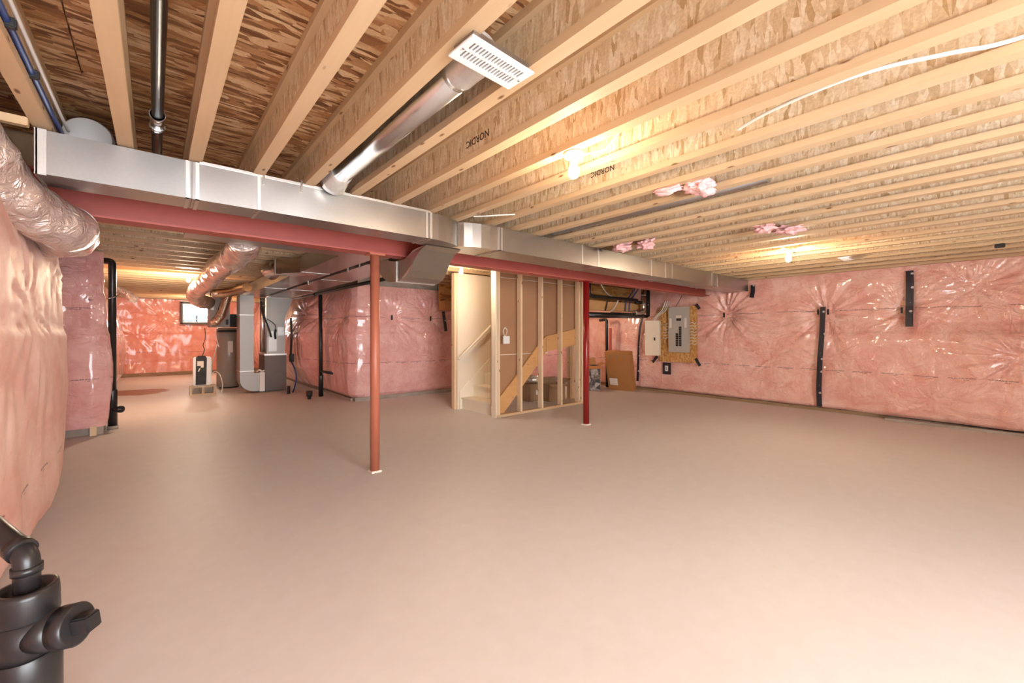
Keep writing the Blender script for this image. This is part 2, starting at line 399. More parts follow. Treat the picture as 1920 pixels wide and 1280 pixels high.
ceiling = tag(B().box(-1.8, 9.0, -3.3, 3.9, SUB+.018, SUB+.06).build('ceiling', 'sub', origin=(0, 0, 0)), 'oriented strand board subfloor above the near joists', 'ceiling', kind='structure')
for ix in range(5):
    for iy in range(7):
        x0 = -1.8+ix*2.44-(.9 if iy % 2 else 0); y0 = -3.24+iy*1.02
        B().box(max(x0, -1.8), min(x0+2.434, 9.0), y0, y0+1.014, SUB, SUB+.018).build('subfloor_panel', 'sub', ceiling)
def ijoist(parent, axis, pos, a, b, zb, ztop, proto={}):
    key = (axis, a, b, zb)
    if key not in proto:
        fw, fh = .032, .038; wm, lm = ('web', 'wy') if axis == 1 else ('webx', 'wx')
        def bx(x0, x1, z0, z1): 
            q_ = B()
            return q_.box(x0, x1, a, b, z0, z1) if axis == 1 else q_.box(a, b, x0, x1, z0, z1)
        o = bx(-.005, .005, zb+fh, ztop-fh).build('floor_joist', wm, parent, origin=(0, 0, 0))
        f1 = bx(-fw, fw, zb, zb+fh).build('flange', lm, o, origin=(0, 0, 0)); f2 = bx(-fw, fw, ztop-fh, ztop).build('flange', lm, o, origin=(0, 0, 0))
        proto[key] = (o, f1, f2)
    else:
        src = proto[key]; o = src[0].copy(); COL.objects.link(o); o.parent = parent
        for f in src[1:]:
            g = f.copy(); COL.objects.link(g); g.parent = o
    o.location = (pos, 0, 0) if axis == 1 else (0, pos, 0); WL[o.name] = Vector(o.location)
    return o
JX = [-.76, -.415, -.117, .181, .498, .795, 1.10, 1.412, 1.731, 2.03, 2.36, 2.663, 2.97, 3.28, 3.59, 3.91, 4.22, 4.60, 5.03, 5.46, 5.89, 6.32, 6.76, 7.19, 7.60, 8.06, 8.45]
joists = [ijoist(ceiling, 1, x, -2.88, 3.72, JB, SUB) for x in JX]
# stamped maker's name, upside down on two webs
def stamp(txt, joist, x, y, z, size):
    cu = bpy.data.curves.new('stamp', 'FONT'); cu.body = txt; cu.size = size; cu.extrude = .0006; cu.resolution_u = 2; cu.offset = size*.012
    t = bpy.data.objects.new('stamp_tmp', cu); COL.objects.link(t); bpy.context.view_layer.update()
    me = bpy.data.meshes.new_from_object(t.evaluated_get(bpy.context.evaluated_depsgraph_get())); bpy.data.objects.remove(t)
    me.materials.clear(); me.materials.append(MAT['ink'])
    o = bpy.data.objects.new('printed_stamp', me); COL.objects.link(o); o.parent = joist
    # seen from -X, text upside down: reading direction +... (text x axis -> +Y, text up -> -Z)
    Mx = Matrix(((0, 0, -1, x), (1, 0, 0, y), (0, -1, 0, z), (0, 0, 0, 1)))
    o.matrix_local = Matrix.Translation(-Vector(joist.location)) @ Mx
    return o
stamp('NORDIC', joists[7], 1.4062, 1.83, 2.435, .058)
stamp('NORDIC', joists[10], 2.3542, 1.68, 2.44, .052)

far_ceiling = tag(B().box(-1.8, 9.0, 3.9, 17.6, FS+.0, FS+.06).build('ceiling', 'sub', origin=(0, 0, 0)), 'subfloor above the joists of the far room behind the steel beam', 'ceiling', kind='structure')
y = 4.36
while y < 16.7:
    ijoist(far_ceiling, 0, y, -1.05, 8.6, FB, FS); y += .42
# header that carries the near joists on the beam line
B().box(-1.05, 8.6, 3.96, 4.04, FB, FS).build('rim_board', 'wx', far_ceiling, origin=(0, 0, 0))

# --- right wall
wall_r = tag(B().box(8.66, 8.9, -3.1, 8.3, 0, FS).build('wall_right', 'concrete', origin=(0, 0, 0)), 'right foundation wall covered with pink plastic wrapped insulation', 'wall', kind='structure')
def off_r(s_, z, x, y_):
    low = slerp([(-2, .34), (-.2, .33), (.9, .16), (2.0, .05), (8, .03)], y_)
    k = lerp([(0, .75), (.25, 1), (1.2, .8), (1.45, .3), (2.0, .12), (2.36, 0)], z)
    e = -.05*sm((.10-z)/.06)
    return .05+low*k+e+.03*math.sin(z*2.6+y_)*min(1, (2.36-z)*4)*.5
RS = 10.6-2.6  # path runs from y=8.0 to y=-2.6
pr = [(8.0-3.494, 1.665, .50, .11), (8.0-1.9, 1.62, .50, .10), (8.0-.9, 1.65, .35, .07), (8.0-1.95, .85, .35, .05), (8.0-.2, 1.95, .4, .07), (8-2.7, .85, .4, .04), (8.2, 1.0, .6, .08), (7.4, .3, .4, .04)]
sheet('insulation_blanket', 'pinkR', wall_r, [(8.62, 8.0), (8.62, -2.8)], .055, 2.36, -1, off_r, pr, .022, seed=1, wr=.014)
B().box(8.52, 8.66, -2.88, 8.2, 0, .05).build('sill_plate', 'oldwood', wall_r, origin=(0, 0, 0))
B().box(8.30, 8.66, -2.88, 1.1, 0, .035).build('footing_edge', 'concrete', wall_r, origin=(0, 0, 0))
tape('tape_strip', wall_r, [(8.415, 1.93, .08), (8.40, 1.935, .4), (8.405, 1.92, .9), (8.48, 1.91, 1.3), (8.50, 1.90, 1.745)], (-1, 0, 0), .075)
tape('tape_strip', wall_r, [(8.40, .84, 1.40), (8.46, .843, 1.7), (8.50, .843, 2.05), (8.53, .85, 2.235)], (-1, 0, 0), .085)
tape('tape_strip', wall_r, [(8.47, 2.99, 1.97), (8.49, 2.975, 2.08), (8.52, 2.985, 2.21)], (-1, 0, 0), .075)
tape('tape_strip', wall_r, [(8.50, 5.43, .20), (8.50, 5.41, .6), (8.50, 5.40, 1.1), (8.50, 5.37, 1.4), (8.50, 5.30, 1.68)], (-1, 0, 0), .05)
for yy, zz in ((3.494, 1.665), (1.965, 1.66), (1.83, 1.66), (.93, 1.65)):
    B().bbox(8.47, 8.505, yy-.012, yy+.012, zz-.05, zz+.045, .006).build('fastener', 'rubber', wall_r)
for a, b_ in (((8.43, 4.02, 1.90), (8.43, 3.95, 1.80)), ((8.43, 4.03, .79), (8.43, 3.94, .64)), ((8.43, 4.89, .80), (8.43, 5.0, .66))):
    tape('tape_strip', wall_r, [a, b_], (-1, 0, 0), .06)

# --- left wall, near part with a big bulge
wall_l = tag(B().box(-1.35, -1.12, -3.1, 7.9, 0, FS).build('wall_left', 'concrete', origin=(0, 0, 0)), 'left foundation wall under a bulging blanket of pink insulation', 'wall', kind='structure')
prof_l = [(.0, .30), (.06, .43), (.14, .50), (.30, .545), (.95, .575), (1.39, .56), (1.75, .55), (1.95, .51), (2.15, .40), (2.34, .25)]
def off_l(s_, z, x, y_):
    g = slerp([(0, .9), (3.2, 1.0), (4.3, 1.0), (5.2, .75), (6.6, .2), (7.6, .1)], y_)
    return lerp(prof_l, z)*g
pl = [(3.6, 1.70, .30, .02), (2.8, 1.45, .5, .02)]
sheet('insulation_blanket', 'pinkL', wall_l, [(-1.05, .6), (-1.05, 7.4)], .02, 2.34, -1, off_l, pl, .025, seed=2, wr=.016)
# --- left wall, jog and far part
wall_l2 = tag(B().box(-1.35, -.95, 7.9, 17.4, 0, FS).build('wall_left', 'concrete', origin=(0, 0, 0)), 'jutting left wall in pink insulation behind the tall black drain pipe', 'wall', kind='structure')
def off_j(s_, z, x, y_):
    k = lerp([(.06, .0), (.2, .03), (.9, .05), (1.5, .02), (2.0, .0), (2.3, -.06)], z)
    far = slerp([(9, 0), (11.5, .22), (13.2, .30), (15, .18), (16.6, .02)], y_) if y_ > 9 else 0
    return k+far*lerp([(.0, .1), (.4, .8), (1.1, 1), (1.7, .6), (2.2, .1)], z)
sheet('insulation_blanket', 'pinkM', wall_l2, [(-1.12, 7.52), (-.60, 7.5), (-.47, 7.58), (-.52, 7.8), (-.60, 8.1), (-.82, 8.6), (-.82, 16.8)], .1, 2.36, -1, off_j, [(.35, 1.55, .3, .03), (.6, 1.9, .3, .03), (.3, .5, .3, .02)], .03, seed=3, wr=.014)
B().box(-1.12, -.50, 7.56, 7.86, 0, .1).build('footing_edge', 'concrete', wall_l2, origin=(0, 0, 0))
B().box(-.62, -.56, 7.48, 7.56, 0, .12).build('wood_spacer', 'wz', wall_l2, origin=(0, 0, 0))

# --- far wall with a window
wall_f = tag(B().box(-1.3, .655, 16.95, 17.2, 0, FS).box(1.45, 3.2, 16.95, 17.2, 0, FS).box(.655, 1.45, 16.95, 17.2, 0, 1.62).box(.655, 1.45, 16.95, 17.2, 2.27, FS).build('wall_back', 'concrete', origin=(0, 0, 0)), 'far end wall in pink insulation with a small window', 'wall', kind='structure')
def off_f(s_, z, x, y_): return .06*lerp([(.05, .1), (.4, 1), (1.2, .8), (2.0, .5), (2.36, 0)], z)
sheet('insulation_blanket', 'pinkF', wall_f, [(-1.0, 16.85), (3.2, 16.85)], .1, 2.36, 1, lambda s_, z, x, y_: off_f(s_, z, x, y_), [(1.25, 1.75, .35, .06), (.6, 1.2, .3, .03)], .03, hole=(1.62, 2.47, 1.60, 2.28), seed=4, wr=.016)
B().box(-1.0, 3.2, 16.72, 16.9, 0, .10).build('sill_plate', 'oldwood', wall_f, origin=(0, 0, 0))
win = thing('window_1', (1.05, 16.95, 1.62), 'small sliding basement window with bright daylight in the far wall', 'window', kind='structure')
fr = B()
for (x0, x1, z0, z1) in ((.63, .675, 1.60, 2.29), (1.43, 1.475, 1.60, 2.29), (.63, 1.475, 1.595, 1.64), (.63, 1.475, 2.255, 2.30)): fr.box(x0, x1, 16.70, 17.1, z0, z1)
fr.build('window_frame', 'darkframe', win)
fr = B()
for (x0, x1, z0, z1) in ((.675, .705, 1.64, 2.255), (1.40, 1.43, 1.64, 2.255), (.705, 1.40, 1.64, 1.67), (.705, 1.40, 2.225, 2.255)): fr.box(x0, x1, 16.86, 16.93, z0, z1)
fr.build('sash', 'vinyl', win)
B().box(1.03, 1.055, 16.87, 16.92, 1.67, 2.225).build('mullion', 'darkframe', win)
for x0, x1 in ((.705, 1.03), (1.055, 1.40)): B().box(x0, x1, 16.89, 16.896, 1.67, 2.225).build('pane', 'glass', win)
out = thing('garden_fence', (1.0, 19.0, 0), 'blue grey horizontal boards seen outside the far window', 'fence')
for x0 in (-.9, 2.9): B().box(x0, x0+.1, 19.031, 19.13, 0, 2.3).build('post', 'siding', out)
tag(B().box(-4, 7, 17.6, 22, -.15, 0).build('ground', 'concrete', origin=(0, 0, 0)), 'bare ground outside the far window', 'ground', kind='structure')
for k in range(6): B().box(-1.5, 3.5, 19.0, 19.03, 1.1+k*.145, 1.235+k*.145).build('board', 'siding', out)

# --- middle insulated wall, L shaped
wall_m = tag(B().box(3.0, 3.2, 8.1, 17.2, 0, FS).box(3.2, 8.66, 8.1, 8.3, 0, FS).build('wall_middle', 'concrete', origin=(0, 0, 0)), 'pink insulated corner wall between the furnace and the stairs', 'wall', kind='structure')
def off_m(s_, z, x, y_):
    k = lerp([(.05, -.06), (.12, .02), (.5, .06), (1.2, .07), (1.6, .04), (2.0, .0), (2.2, -.05)], z)
    left = slerp([(8.5, 0), (9.6, .08), (10.4, .32), (11.5, .36), (13, .3)], y_) if x < 2.95 else 0
    return k+left*lerp([(.05, .2), (.5, .8), (1.2, 1), (1.8, .8), (2.2, .6)], z)
pm = [(8.2, 1.60, .35, .09), (9.55, 1.62, .4, .09), (10.4, 1.62, .4, .08), (6.3, 1.75, .5, .11), (7.0, 1.7, .4, .09)]
sheet('insulation_blanket', 'pinkM', wall_m, [(2.87, 16.8), (2.87, 8.15), (2.95, 8.0), (3.1, 7.97), (8.6, 7.97)], .06, 2.24, -1, off_m, pm, .025, seed=5, wr=.014)
B().box(2.86, 3.0, 8.1, 16.8, 0, .05).box(2.9, 8.6, 7.96, 8.1, 0, .07).build('footing_edge', 'concrete', wall_m, origin=(0, 0, 0))
for xx, zz in ((3.62, 1.62), (4.5, 1.62)):
    B().bbox(xx-.012, xx+.012, 7.90, 7.94, zz-.05, zz+.05, .006).build('fastener', 'rubber', wall_m)
# shelf and ledge at the right end of that wall
tape('tape_strip', wall_m, [(4.83, 7.84, 1.35), (4.80, 7.84, 1.55), (4.76, 7.84, 1.78)], (0, -1, 0), .07)
B().box(4.66, 8.5, 7.62, 7.86, 1.80, 2.0).build('ledger_board', 'stringer', wall_m, origin=(0, 0, 0))
B().box(4.66, 8.5, 7.80, 7.87, 2.0, 2.36).build('rim_panel', 'board', wall_m, origin=(0, 0, 0))

# --- wall behind the camera with a wide doorway added to let in daylight
wall_front = B()
x = -1.35
for (x0, x1, z0, z1) in ADDED_DOORS:
    wall_front.box(x, x0, -3.1, -2.9, 0, FS); wall_front.box(x0, x1, -3.1, -2.9, z1, FS); x = x1
wall_front.box(x, 8.9, -3.1, -2.9, 0, FS)
wf = tag(wall_front.build('wall_front', 'concrete', origin=(0, 0, 0)), 'wall behind the camera with a wide open doorway to daylight', 'wall', kind='structure')
for i, (x0, x1, z0, z1) in enumerate(ADDED_DOORS):  # frame around the added doorway
    d = B(); d.box(x0, x0+.06, -3.15, -2.86, z0, z1).box(x1-.06, x1, -3.15, -2.86, z0, z1).box(x0+.06, x1-.06, -3.15, -2.86, z1-.06, z1)
    tag(d.build('door_%d' % (i+1), 'vinyl', origin=(0, 0, 0)), 'white frame of the wide %s doorway behind the camera' % ('open', 'right')[i], 'door', kind='structure')

# ------------------------------------------------------------------ steel beam and posts
bm_ = thing('steel_beam', (3.7, 3.83, 2.045), 'long red primed steel I beam carried by two round posts', 'beam')
B().box(-1.1, 8.42, 3.748, 3.912, 2.045, 2.059).build('flange', 'red', bm_)
B().box(-1.1, 8.42, 3.748, 3.912, 2.285, 2.299).build('flange', 'red', bm_)
B().box(-1.1, 8.42, 3.825, 3.835, 2.059, 2.285).build('web', 'red', bm_)
for nm, (px_, py_), mat, lab in (('steel_post', (1.575, 3.815), 'redcol', 'orange red round steel post under the beam in mid floor'), ('steel_post', (4.67, 3.816), 'redcol2', 'glossy dark red round steel post beside the stud wall')):
    t = thing(nm, (px_, py_, 0), lab, 'post', 'round steel posts under the beam')
    B().lathe((px_, py_, .018), [(.043, 0), (.043, 2.012)], 28).build('shaft', mat, t)
    B().bbox(px_-.05, px_+.05, py_-.05, py_+.05, .0, .018, .004).build('base_plate', 'paper', t)
    B().bbox(px_-.075, px_+.075, py_-.07, py_+.07, 2.03, 2.045, .003).build('top_plate', mat, t)

# ------------------------------------------------------------------ ducts
DF, DBL, DBR, DZ0, DZ1 = 3.03, 3.27, 3.40, 2.078, 2.293
md = thing('supply_duct', (2.0, 3.1, DZ0), 'long galvanized rectangular duct hung below the joists along the beam', 'duct')
def hprism(poly, z0, z1): return B().prism(poly, lambda p, z: (p[0], p[1], z), z0, z1)
cusp = (2.055, 3.145)
left_curve = [(1.70, DF), (1.80, 3.036), (1.88, 3.052), (1.95, 3.075), (2.01, 3.108), cusp]
right_curve = [cusp, (2.10, 3.105), (2.17, 3.072), (2.25, 3.048), (2.34, 3.035), (2.457, DF)]
cuts = [-.43, .165, .50, 1.70]
for a, b_ in zip(cuts, cuts[1:]): B().box(a+.001, b_-.001, DF, DBL, DZ0, DZ1).build('duct_section', 'galv', md)
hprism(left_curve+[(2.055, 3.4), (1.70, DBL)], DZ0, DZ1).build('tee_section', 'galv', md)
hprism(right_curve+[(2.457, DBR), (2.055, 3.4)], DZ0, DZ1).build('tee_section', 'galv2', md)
cuts = [2.457, 3.64, 3.93, 5.07, 5.50, 6.98, 8.45]
for i, (a, b_) in enumerate(zip(cuts, cuts[1:])): B().box(a+.001, b_-.001, DF+(.012 if i > 3 else 0), DBR, DZ0+(.01 if i > 3 else 0), DZ1).build('duct_section', 'galv', md)
def cleat(x0, wd=.02, deep=DBL, e=.005):
    b_ = B(); b_.box(x0-wd/2, x0+wd/2, DF-e, DF+.001, DZ0-e, DZ1); b_.box(x0-wd/2, x0+wd/2, DF-e, deep, DZ0-e, DZ0+.001); b_.build('drive_cleat', 'cleat', md)
for x0 in (.145, .190, .50, 1.685, 1.725): cleat(x0, .018)
for x0 in (2.44, 2.475, 3.64, 3.93, 5.07, 5.44, 5.62, 6.90, 7.10): cleat(x0, .018, DBR)
B().box(-.436, -.40, DF-.006, DF+.002, DZ0-.006, DZ1+.002).box(-.44, -.43, DF-.006, DBL, DZ0-.006, DZ1+.002).build('end_cap', 'cleat', md)
B().box(cusp[0]-.006, cusp[0]+.006, cusp[1]-.014, cusp[1]+.004, DZ0-.004, DZ1).build('standing_seam', 'galv2', md)
B().box(.20, 1.72, DF-.004, DF+.02, DZ1-.004, DZ1+.012).build('top_flange', 'cleat', md)
# hanger straps
for x0 in (.52, .74): B().box(x0, x0+.012, DF-.008, DF-.004, DZ1-.05, DZ1+.03).build('hanger_strap', 'galv2', md)

# offset that dips below the beam
cr = thing('offset_duct', (2.05, 3.9, 1.82), 'curved galvanized duct offset dipping under the red beam', 'duct')
lo_ = [(3.24, 2.074), (3.34, 2.05), (3.43, 2.01), (3.52, 1.96), (3.62, 1.90), (3.74, 1.852), (3.88, 1.828), (3.97, 1.826)]
up_ = [(3.97, 2.030), (3.85, 2.028), (3.74, 2.033), (3.64, 2.05), (3.54, 2.072), (3.42, 2.076)]
def yprism(poly, xa, xb): return B().prism(poly, lambda p, x: (x(p), p[0], p[1]), xa, xb)
xl = lambda p: 1.80+.06*sm((p[0]-3.3)/.6); xr = lambda p: 2.16+.13*sm((p[0]-3.3)/.6)
yprism(lo_+up_, xl, xr).build('front_elbow', 'galv', cr)
lo2 = [(3.972, 1.826), (4.08, 1.83), (4.2, 1.85), (4.32, 1.90), (4.42, 1.96), (4.54, 2.035), (4.66, 2.09), (4.80, 2.11)]
up2 = [(4.80, 2.31), (4.62, 2.30), (4.45, 2.25), (4.3, 2.15), (4.15, 2.06), (3.972, 2.03)]
xl2 = lambda p: 1.86+.04*sm((p[0]-4)/.8); xr2 = lambda p: 2.29+.06*sm((p[0]-4)/.8)
yprism(lo2+up2, xl2, xr2).build('rear_elbow', 'galv', cr)
B().box(1.852, 2.298, 3.955, 3.985, 1.82, 1.828).build('drive_cleat', 'cleat', cr); B().box(1.852, 1.862, 3.955, 3.985, 1.829, 2.03).build('drive_cleat', 'cleat', cr)

tr = thing('supply_duct', (2.1, 7.7, 2.11), 'long galvanized supply trunk running back to the furnace', 'duct')
for a, b_ in ((4.81, 6.6), (6.6, 8.5), (8.5, 10.62)):
    B().box(1.90, 2.35, a+.001, b_-.001, 2.11, 2.31).build('duct_section', 'galv', tr)
    B().box(1.896, 2.354, b_-.012, b_+.006, 2.104, 2.112).build('drive_cleat', 'cleat', tr)
rt = thing('return_duct', (1.1, 4.3, 2.08), 'galvanized return duct behind the beam turning back to the furnace', 'duct')
B().box(.18, 1.86, 4.05, 4.32, 2.08, 2.30).build('cross_section', 'galv', rt)
for a, b_ in ((4.325, 6.1), (6.1, 8.6), (8.6, 11.0)): B().box(1.50, 1.86, a+.001, b_-.001, 2.13, 2.34).build('duct_section', 'galv', rt)
for yy in (6.1, 8.6): B().box(1.496, 1.864, yy-.008, yy+.008, 2.124, 2.131).build('drive_cleat', 'cleat', rt)
for yy in (5.0, 5.4, 7.2): B().box(1.87, 1.882, yy, yy+.02, 2.08, 2.36).build('hanger_strap', 'cleat', rt)
Mb = Matrix.Translation((1.52, 6.12, 0)) @ Matrix.Rotation(math.atan2(.42, -.25), 4, 'Z')
tb = B().box(0, .49, -.30, .0, 2.128, 2.335); tb.v = [Mb @ p for p in tb.v]; tb.build('branch_box', 'galv2', rt)
for xa, xb in ((-.004, .012), (.48, .50)):
    tb = B().box(xa, xb, -.304, .004, 2.122, 2.341); tb.v = [Mb @ p for p in tb.v]; tb.build('drive_cleat', 'cleat', rt)
tb = B().tube([(.50, -.15, 2.23), (.62, -.15, 2.23), (.74, -.17, 2.23), (.84, -.22, 2.22), (.90, -.32, 2.2)], .105, 20); tb.v = [Mb @ p for p in tb.v]; tb.build('round_elbow', 'galv2', rt)

# round branch to the ceiling register
br = thing('branch_pipe', (.945, 2.1, 2.30), 'round galvanized branch pipe between joists feeding the white register', 'pipe')
B().cyl((.945, 2.93, 2.368), (.945, 1.34, 2.368), .066, 28).build('pipe_run', 'galv2', br)
B().tube([(.945, 2.82, 2.366), (.945, 2.86, 2.366), (.945, 2.92, 2.362), (.945, 2.97, 2.352), (.945, 3.01, 2.34)], [.069, .073, .082, .085, .088], 24).build('wrapped_joint', 'clearwrap', br)
B().tube([(.945, 1.46, 2.368), (.945, 1.42, 2.368), (.945, 1.37, 2.368), (.945, 1.30, 2.37), (.945, 1.26, 2.37)], [.069, .073, .071, .076, .07], 24).build('wrapped_joint', 'clearwrap', br)
rg = thing('ceiling_register', (.925, 1.18, 2.262), 'white louvred air register at the end of the round branch pipe', 'register')
Mr = Matrix.Translation((.925, 1.185, 2.27)) @ Matrix.Rotation(math.radians(3), 4, 'Z')
def rb(*a): 
    b_ = B().box(*a); b_.v = [Mr @ p for p in b_.v]; return b_
b_ = B().box(-.145, .145, -.07, -.045, -.004, .004).box(-.145, .145, .045, .07, -.004, .004).box(-.145, -.118, -.045, .045, -.004, .004).box(.118, .145, -.045, .045, -.004, .004); b_.v = [Mr @ p for p in b_.v]; b_.build('face_plate', 'register', rg, bevel=.002)
rb(-.118, .118, -.005, .005, -.003, .004).build('centre_bar', 'register', rg)
for k in range(17):
    x0 = -.112+k*.014
    b_ = B(); b_.prism([(x0, -.004), (x0+.007, -.004), (x0+.011, .010), (x0+.004, .010)], lambda p, y_: (p[0], y_, p[1]), -.046, .046); b_.v = [Mr @ p for p in b_.v]; b_.build('louvre', 'register', rg)
b_ = B().box(-.13, .13, -.055, .055, .011, .035); b_.v = [Mr @ p for p in b_.v]; b_.build('boot', 'galv', rg)
for x0 in (-.131, .131):
    b_ = B().lathe((x0, 0, -.0065), [(.004, 0), (.004, .003)], 8); b_.v = [Mr @ p for p in b_.v]; b_.build('screw', 'galv2', rg)
B().cyl((2.94+.18, 3.0, 2.37), (2.94+.18, 1.0, 2.37), .06, 20).build('branch_pipe', 'galv')
tag(bpy.data.objects['branch_pipe.001'], 'round galvanized pipe half hidden in the joist bay right of the tee', 'pipe')
for (x0, y0, lab) in ((6.93, 1.30, 'small white ceiling register near the bulb by the right wall'), (.40, 8.37, 'small white ceiling register beside the far room bulb')):
    zb_ = 2.285 if y0 < 3 else FB-.02
    t = thing('ceiling_register', (x0, y0, zb_), lab, 'register')
    B().bbox(x0-.15, x0+.15, y0-.06, y0+.06, zb_-.004, zb_+.008, .003).build('face_plate', 'register', t)
    for k in range(8): B().box(x0-.12+k*.032, x0-.105+k*.032, y0-.04, y0+.04, zb_-.008, zb_-.004).build('louvre', 'register', t)

# grey round duct above the left end, with black drain and pex lines
g = thing('round_duct_end', (-.265, 3.2, 2.2), 'grey round duct end capped above the left end of the main duct', 'duct')
B().lathe((-.28, 3.285, 2.39), [(.104, 0), (.108, .012), (.108, .4)], 32, (0, 1, 0)).build('pipe_run', 'greyduct', g)
B().lathe((-.28, 3.279, 2.39), [(.098, 0), (.104, .006)], 32, (0, 1, 0)).build('end_cap', 'greyduct', g)
dp = thing('drain_pipe', (.02, 2.4, 2.39), 'black drain pipe with steel clamp running in the ceiling at left', 'pipe')
B().cyl((.012, -2.85, 2.42), (.012, 3.7, 2.42), .024, 20).build('pipe_run', 'abs', dp)
B().lathe((.012, 2.80, 2.42), [(.030, 0), (.030, .16)], 20, (0, 1, 0)).build('coupling', 'galv2', dp)
for yy in (2.80, 2.95): B().lathe((.012, yy, 2.42), [(.034, 0), (.034, .018)], 20, (0, 1, 0)).build('hose_clamp', 'galv2', dp)
B().bbox(.0, .02, 2.955, 2.97, 2.382, 2.394, .002).build('clamp_screw', 'galv2', dp)
for x0, z0, mat, nm, lab in ((-.374, 2.352, 'bluepex', 'water_pipe', 'blue water pipe clipped along the leftmost joist'), (-.35, 2.372, 'pvc', 'electric_cable', 'white cable beside the blue water pipe on the leftmost joist')):
    t = thing(nm, (x0, 1.5, z0), lab, 'pipe' if mat == 'bluepex' else 'cable')
    B().tube(curve([(x0, -1.5, z0), (x0, .5, z0), (x0-.004, 2.0, z0+.004), (x0, 2.8, z0), (x0+.004, 3.2, z0)]), .011 if mat == 'bluepex' else .007, 12).build('run', mat, t)
    if mat == 'bluepex':
        for yy in (2.18, 2.55): B().bbox(x0-.022, x0+.018, yy-.012, yy+.012, z0-.018, z0+.018, .004).build('clip', 'rubber', t)
tag(B().bbox(-1.1, -.445, 2.92, 2.962, 2.262, 2.30, .003).build('nailer', 'wx'), 'short wooden nailer between the left wall and the duct end', 'lumber')

# flexible insulated duct at upper left
fl = thing('flexible_duct', (-.5, 3.2, 1.8), 'crinkled foil wrapped flexible duct drooping beside the left wall', 'duct')
P = curve([(-.95, 2.55, 2.42), (-.74, 2.72, 2.34), (-.63, 2.92, 2.17), (-.57, 3.08, 2.03), (-.47, 3.26, 1.93), (-.38, 3.45, 1.90), (-.42, 3.75, 1.90), (-.62, 4.05, 1.93), (-.95, 4.3, 1.98)], 14)
b_ = B(); b_.tube(P, [.128*(1+.05*noise.noise(Vector((i*.35, 0, 0)))) for i in range(len(P))], 40)
for k, p in enumerate(b_.v): b_.v[k] = p+Vector((1, 1, 1))*0+Vector((noise.noise(p*9), noise.noise(p*9+Vector((5, 0, 0))), noise.noise(p*9+Vector((0, 7, 0)))))*.016
b_.build('sleeve', 'wrap', fl)
B().tube([P[70]+Vector((0, 0, 0)), P[71]], .136, 32).build('strap', 'clearwrap', fl)
el = thing('vent_elbow', (-.8, 7.3, 2.25), 'galvanized round elbow above the pink jog at left', 'pipe')
B().tube(arc_path([(-1.15, 7.38, 2.30), (-.70, 7.38, 2.31), (-.67, 7.42, 2.54)], .1, 8), .058, 20).build('elbow', 'galv2', el)
B().cyl((-1.1, 7.38, 2.30), (-.86, 7.38, 2.306), .063, 20).build('collar', 'galv', el)

# flexible ducts of the far room
fl = thing('flexible_duct', (.64, 7, 2.0), 'thick silver wrapped flexible duct sagging along the far room ceiling', 'duct')
P = curve([(.60, 4.40, 2.17), (.66, 4.75, 2.16), (.66, 5.6, 2.13), (.64, 6.8, 2.16), (.66, 8.0, 2.14), (.62, 9.3, 2.13), (.60, 10.2, 2.05), (.72, 10.8, 1.98), (.90, 11.34, 1.98)], 16)
b_ = B(); b_.tube(P, [.135*(1+.07*noise.noise(Vector((i*.22, 0, 4)))) for i in range(len(P))], 32)
for k, p in enumerate(b_.v): b_.v[k] = p+Vector((noise.noise(p*7), noise.noise(p*7+Vector((5, 0, 0))), noise.noise(p*7+Vector((0, 7, 0)))))*.018
b_.build('sleeve', 'wrap', fl)
def corr(name, pts, r, lab, mat='flexal', rib=.028):
    t = thing(name, Vector(pts[0]), lab, 'duct'); P = curve(pts, 40); L = 0; rr = []
    for i, p in enumerate(P):
        if i: L += (p-P[i-1]).length
        rr.append(r*(1+.06*math.sin(L/rib*2*PI)))
    B().tube(P, rr, 20).build('corrugated_hose', mat, t); return t
corr('flexible_duct', [(1.02, 11.36, 1.55), (1.06, 11.28, 1.58), (1.14, 11.26, 1.72), (1.20, 11.3, 1.92), (1.24, 11.35, 2.06), (1.28, 11.4, 2.2)], .085, 'bare ribbed aluminium duct bent down to the front of the ventilator')
corr('flexible_duct', [(.93, 10.6, 2.12), (1.05, 10.5, 2.14), (1.22, 10.2, 2.16), (1.40, 9.7, 2.22)], .085, 'bare ribbed aluminium duct lying level above the ventilator')
corr('flexible_duct', [(-.62, 11.3, 2.2), (-.46, 11.2, 2.12), (-.36, 11.05, 2.02), (-.30, 10.95, 1.96)], .07, 'short foil duct stub poking out of the far left insulation', 'wrap')

# ------------------------------------------------------------------ furnace and company
fu = thing('furnace', (2.07, 10.95, 0), 'dark brown upright furnace with shiny coil case above', 'furnace')
B().bbox(1.857, 2.294, 10.6, 11.3, .02, .81, .008).build('cabinet', 'furn', fu)
B().box(1.862, 2.288, 10.592, 10.6, .05, .40).build('door', 'furn', fu)
B().box(1.862, 2.288, 10.592, 10.6, .41, .80).build('door', 'furn', fu)
B().box(1.85, 2.30, 10.59, 11.3, .811, .845).build('joint_flange', 'cleat', fu)
B().bbox(1.90, 2.27, 10.62, 11.25, .846, 1.66, .006).build('coil_case', 'galvd', fu)
B().box(1.94, 2.10, 10.613, 10.62, .9, 1.35).box(2.12, 2.25, 10.613, 10.62, 1.25, 1.45).build('access_panel', 'galv', fu)
B().prism([(1.90, 1.661), (2.27, 1.661), (2.40, 2.0), (2.42, 2.105), (1.90, 2.105)], lambda p, y_: (p[0], y_, p[1]), 10.63, 11.25).build('plenum', 'galvd', fu)
B().box(1.855, 1.95, 10.56, 10.592, .01, .03).build('foot', 'furn', fu)
rd = thing('return_drop', (1.52, 10.75, 0), 'silver return air drop with rounded boot left of the furnace', 'duct')
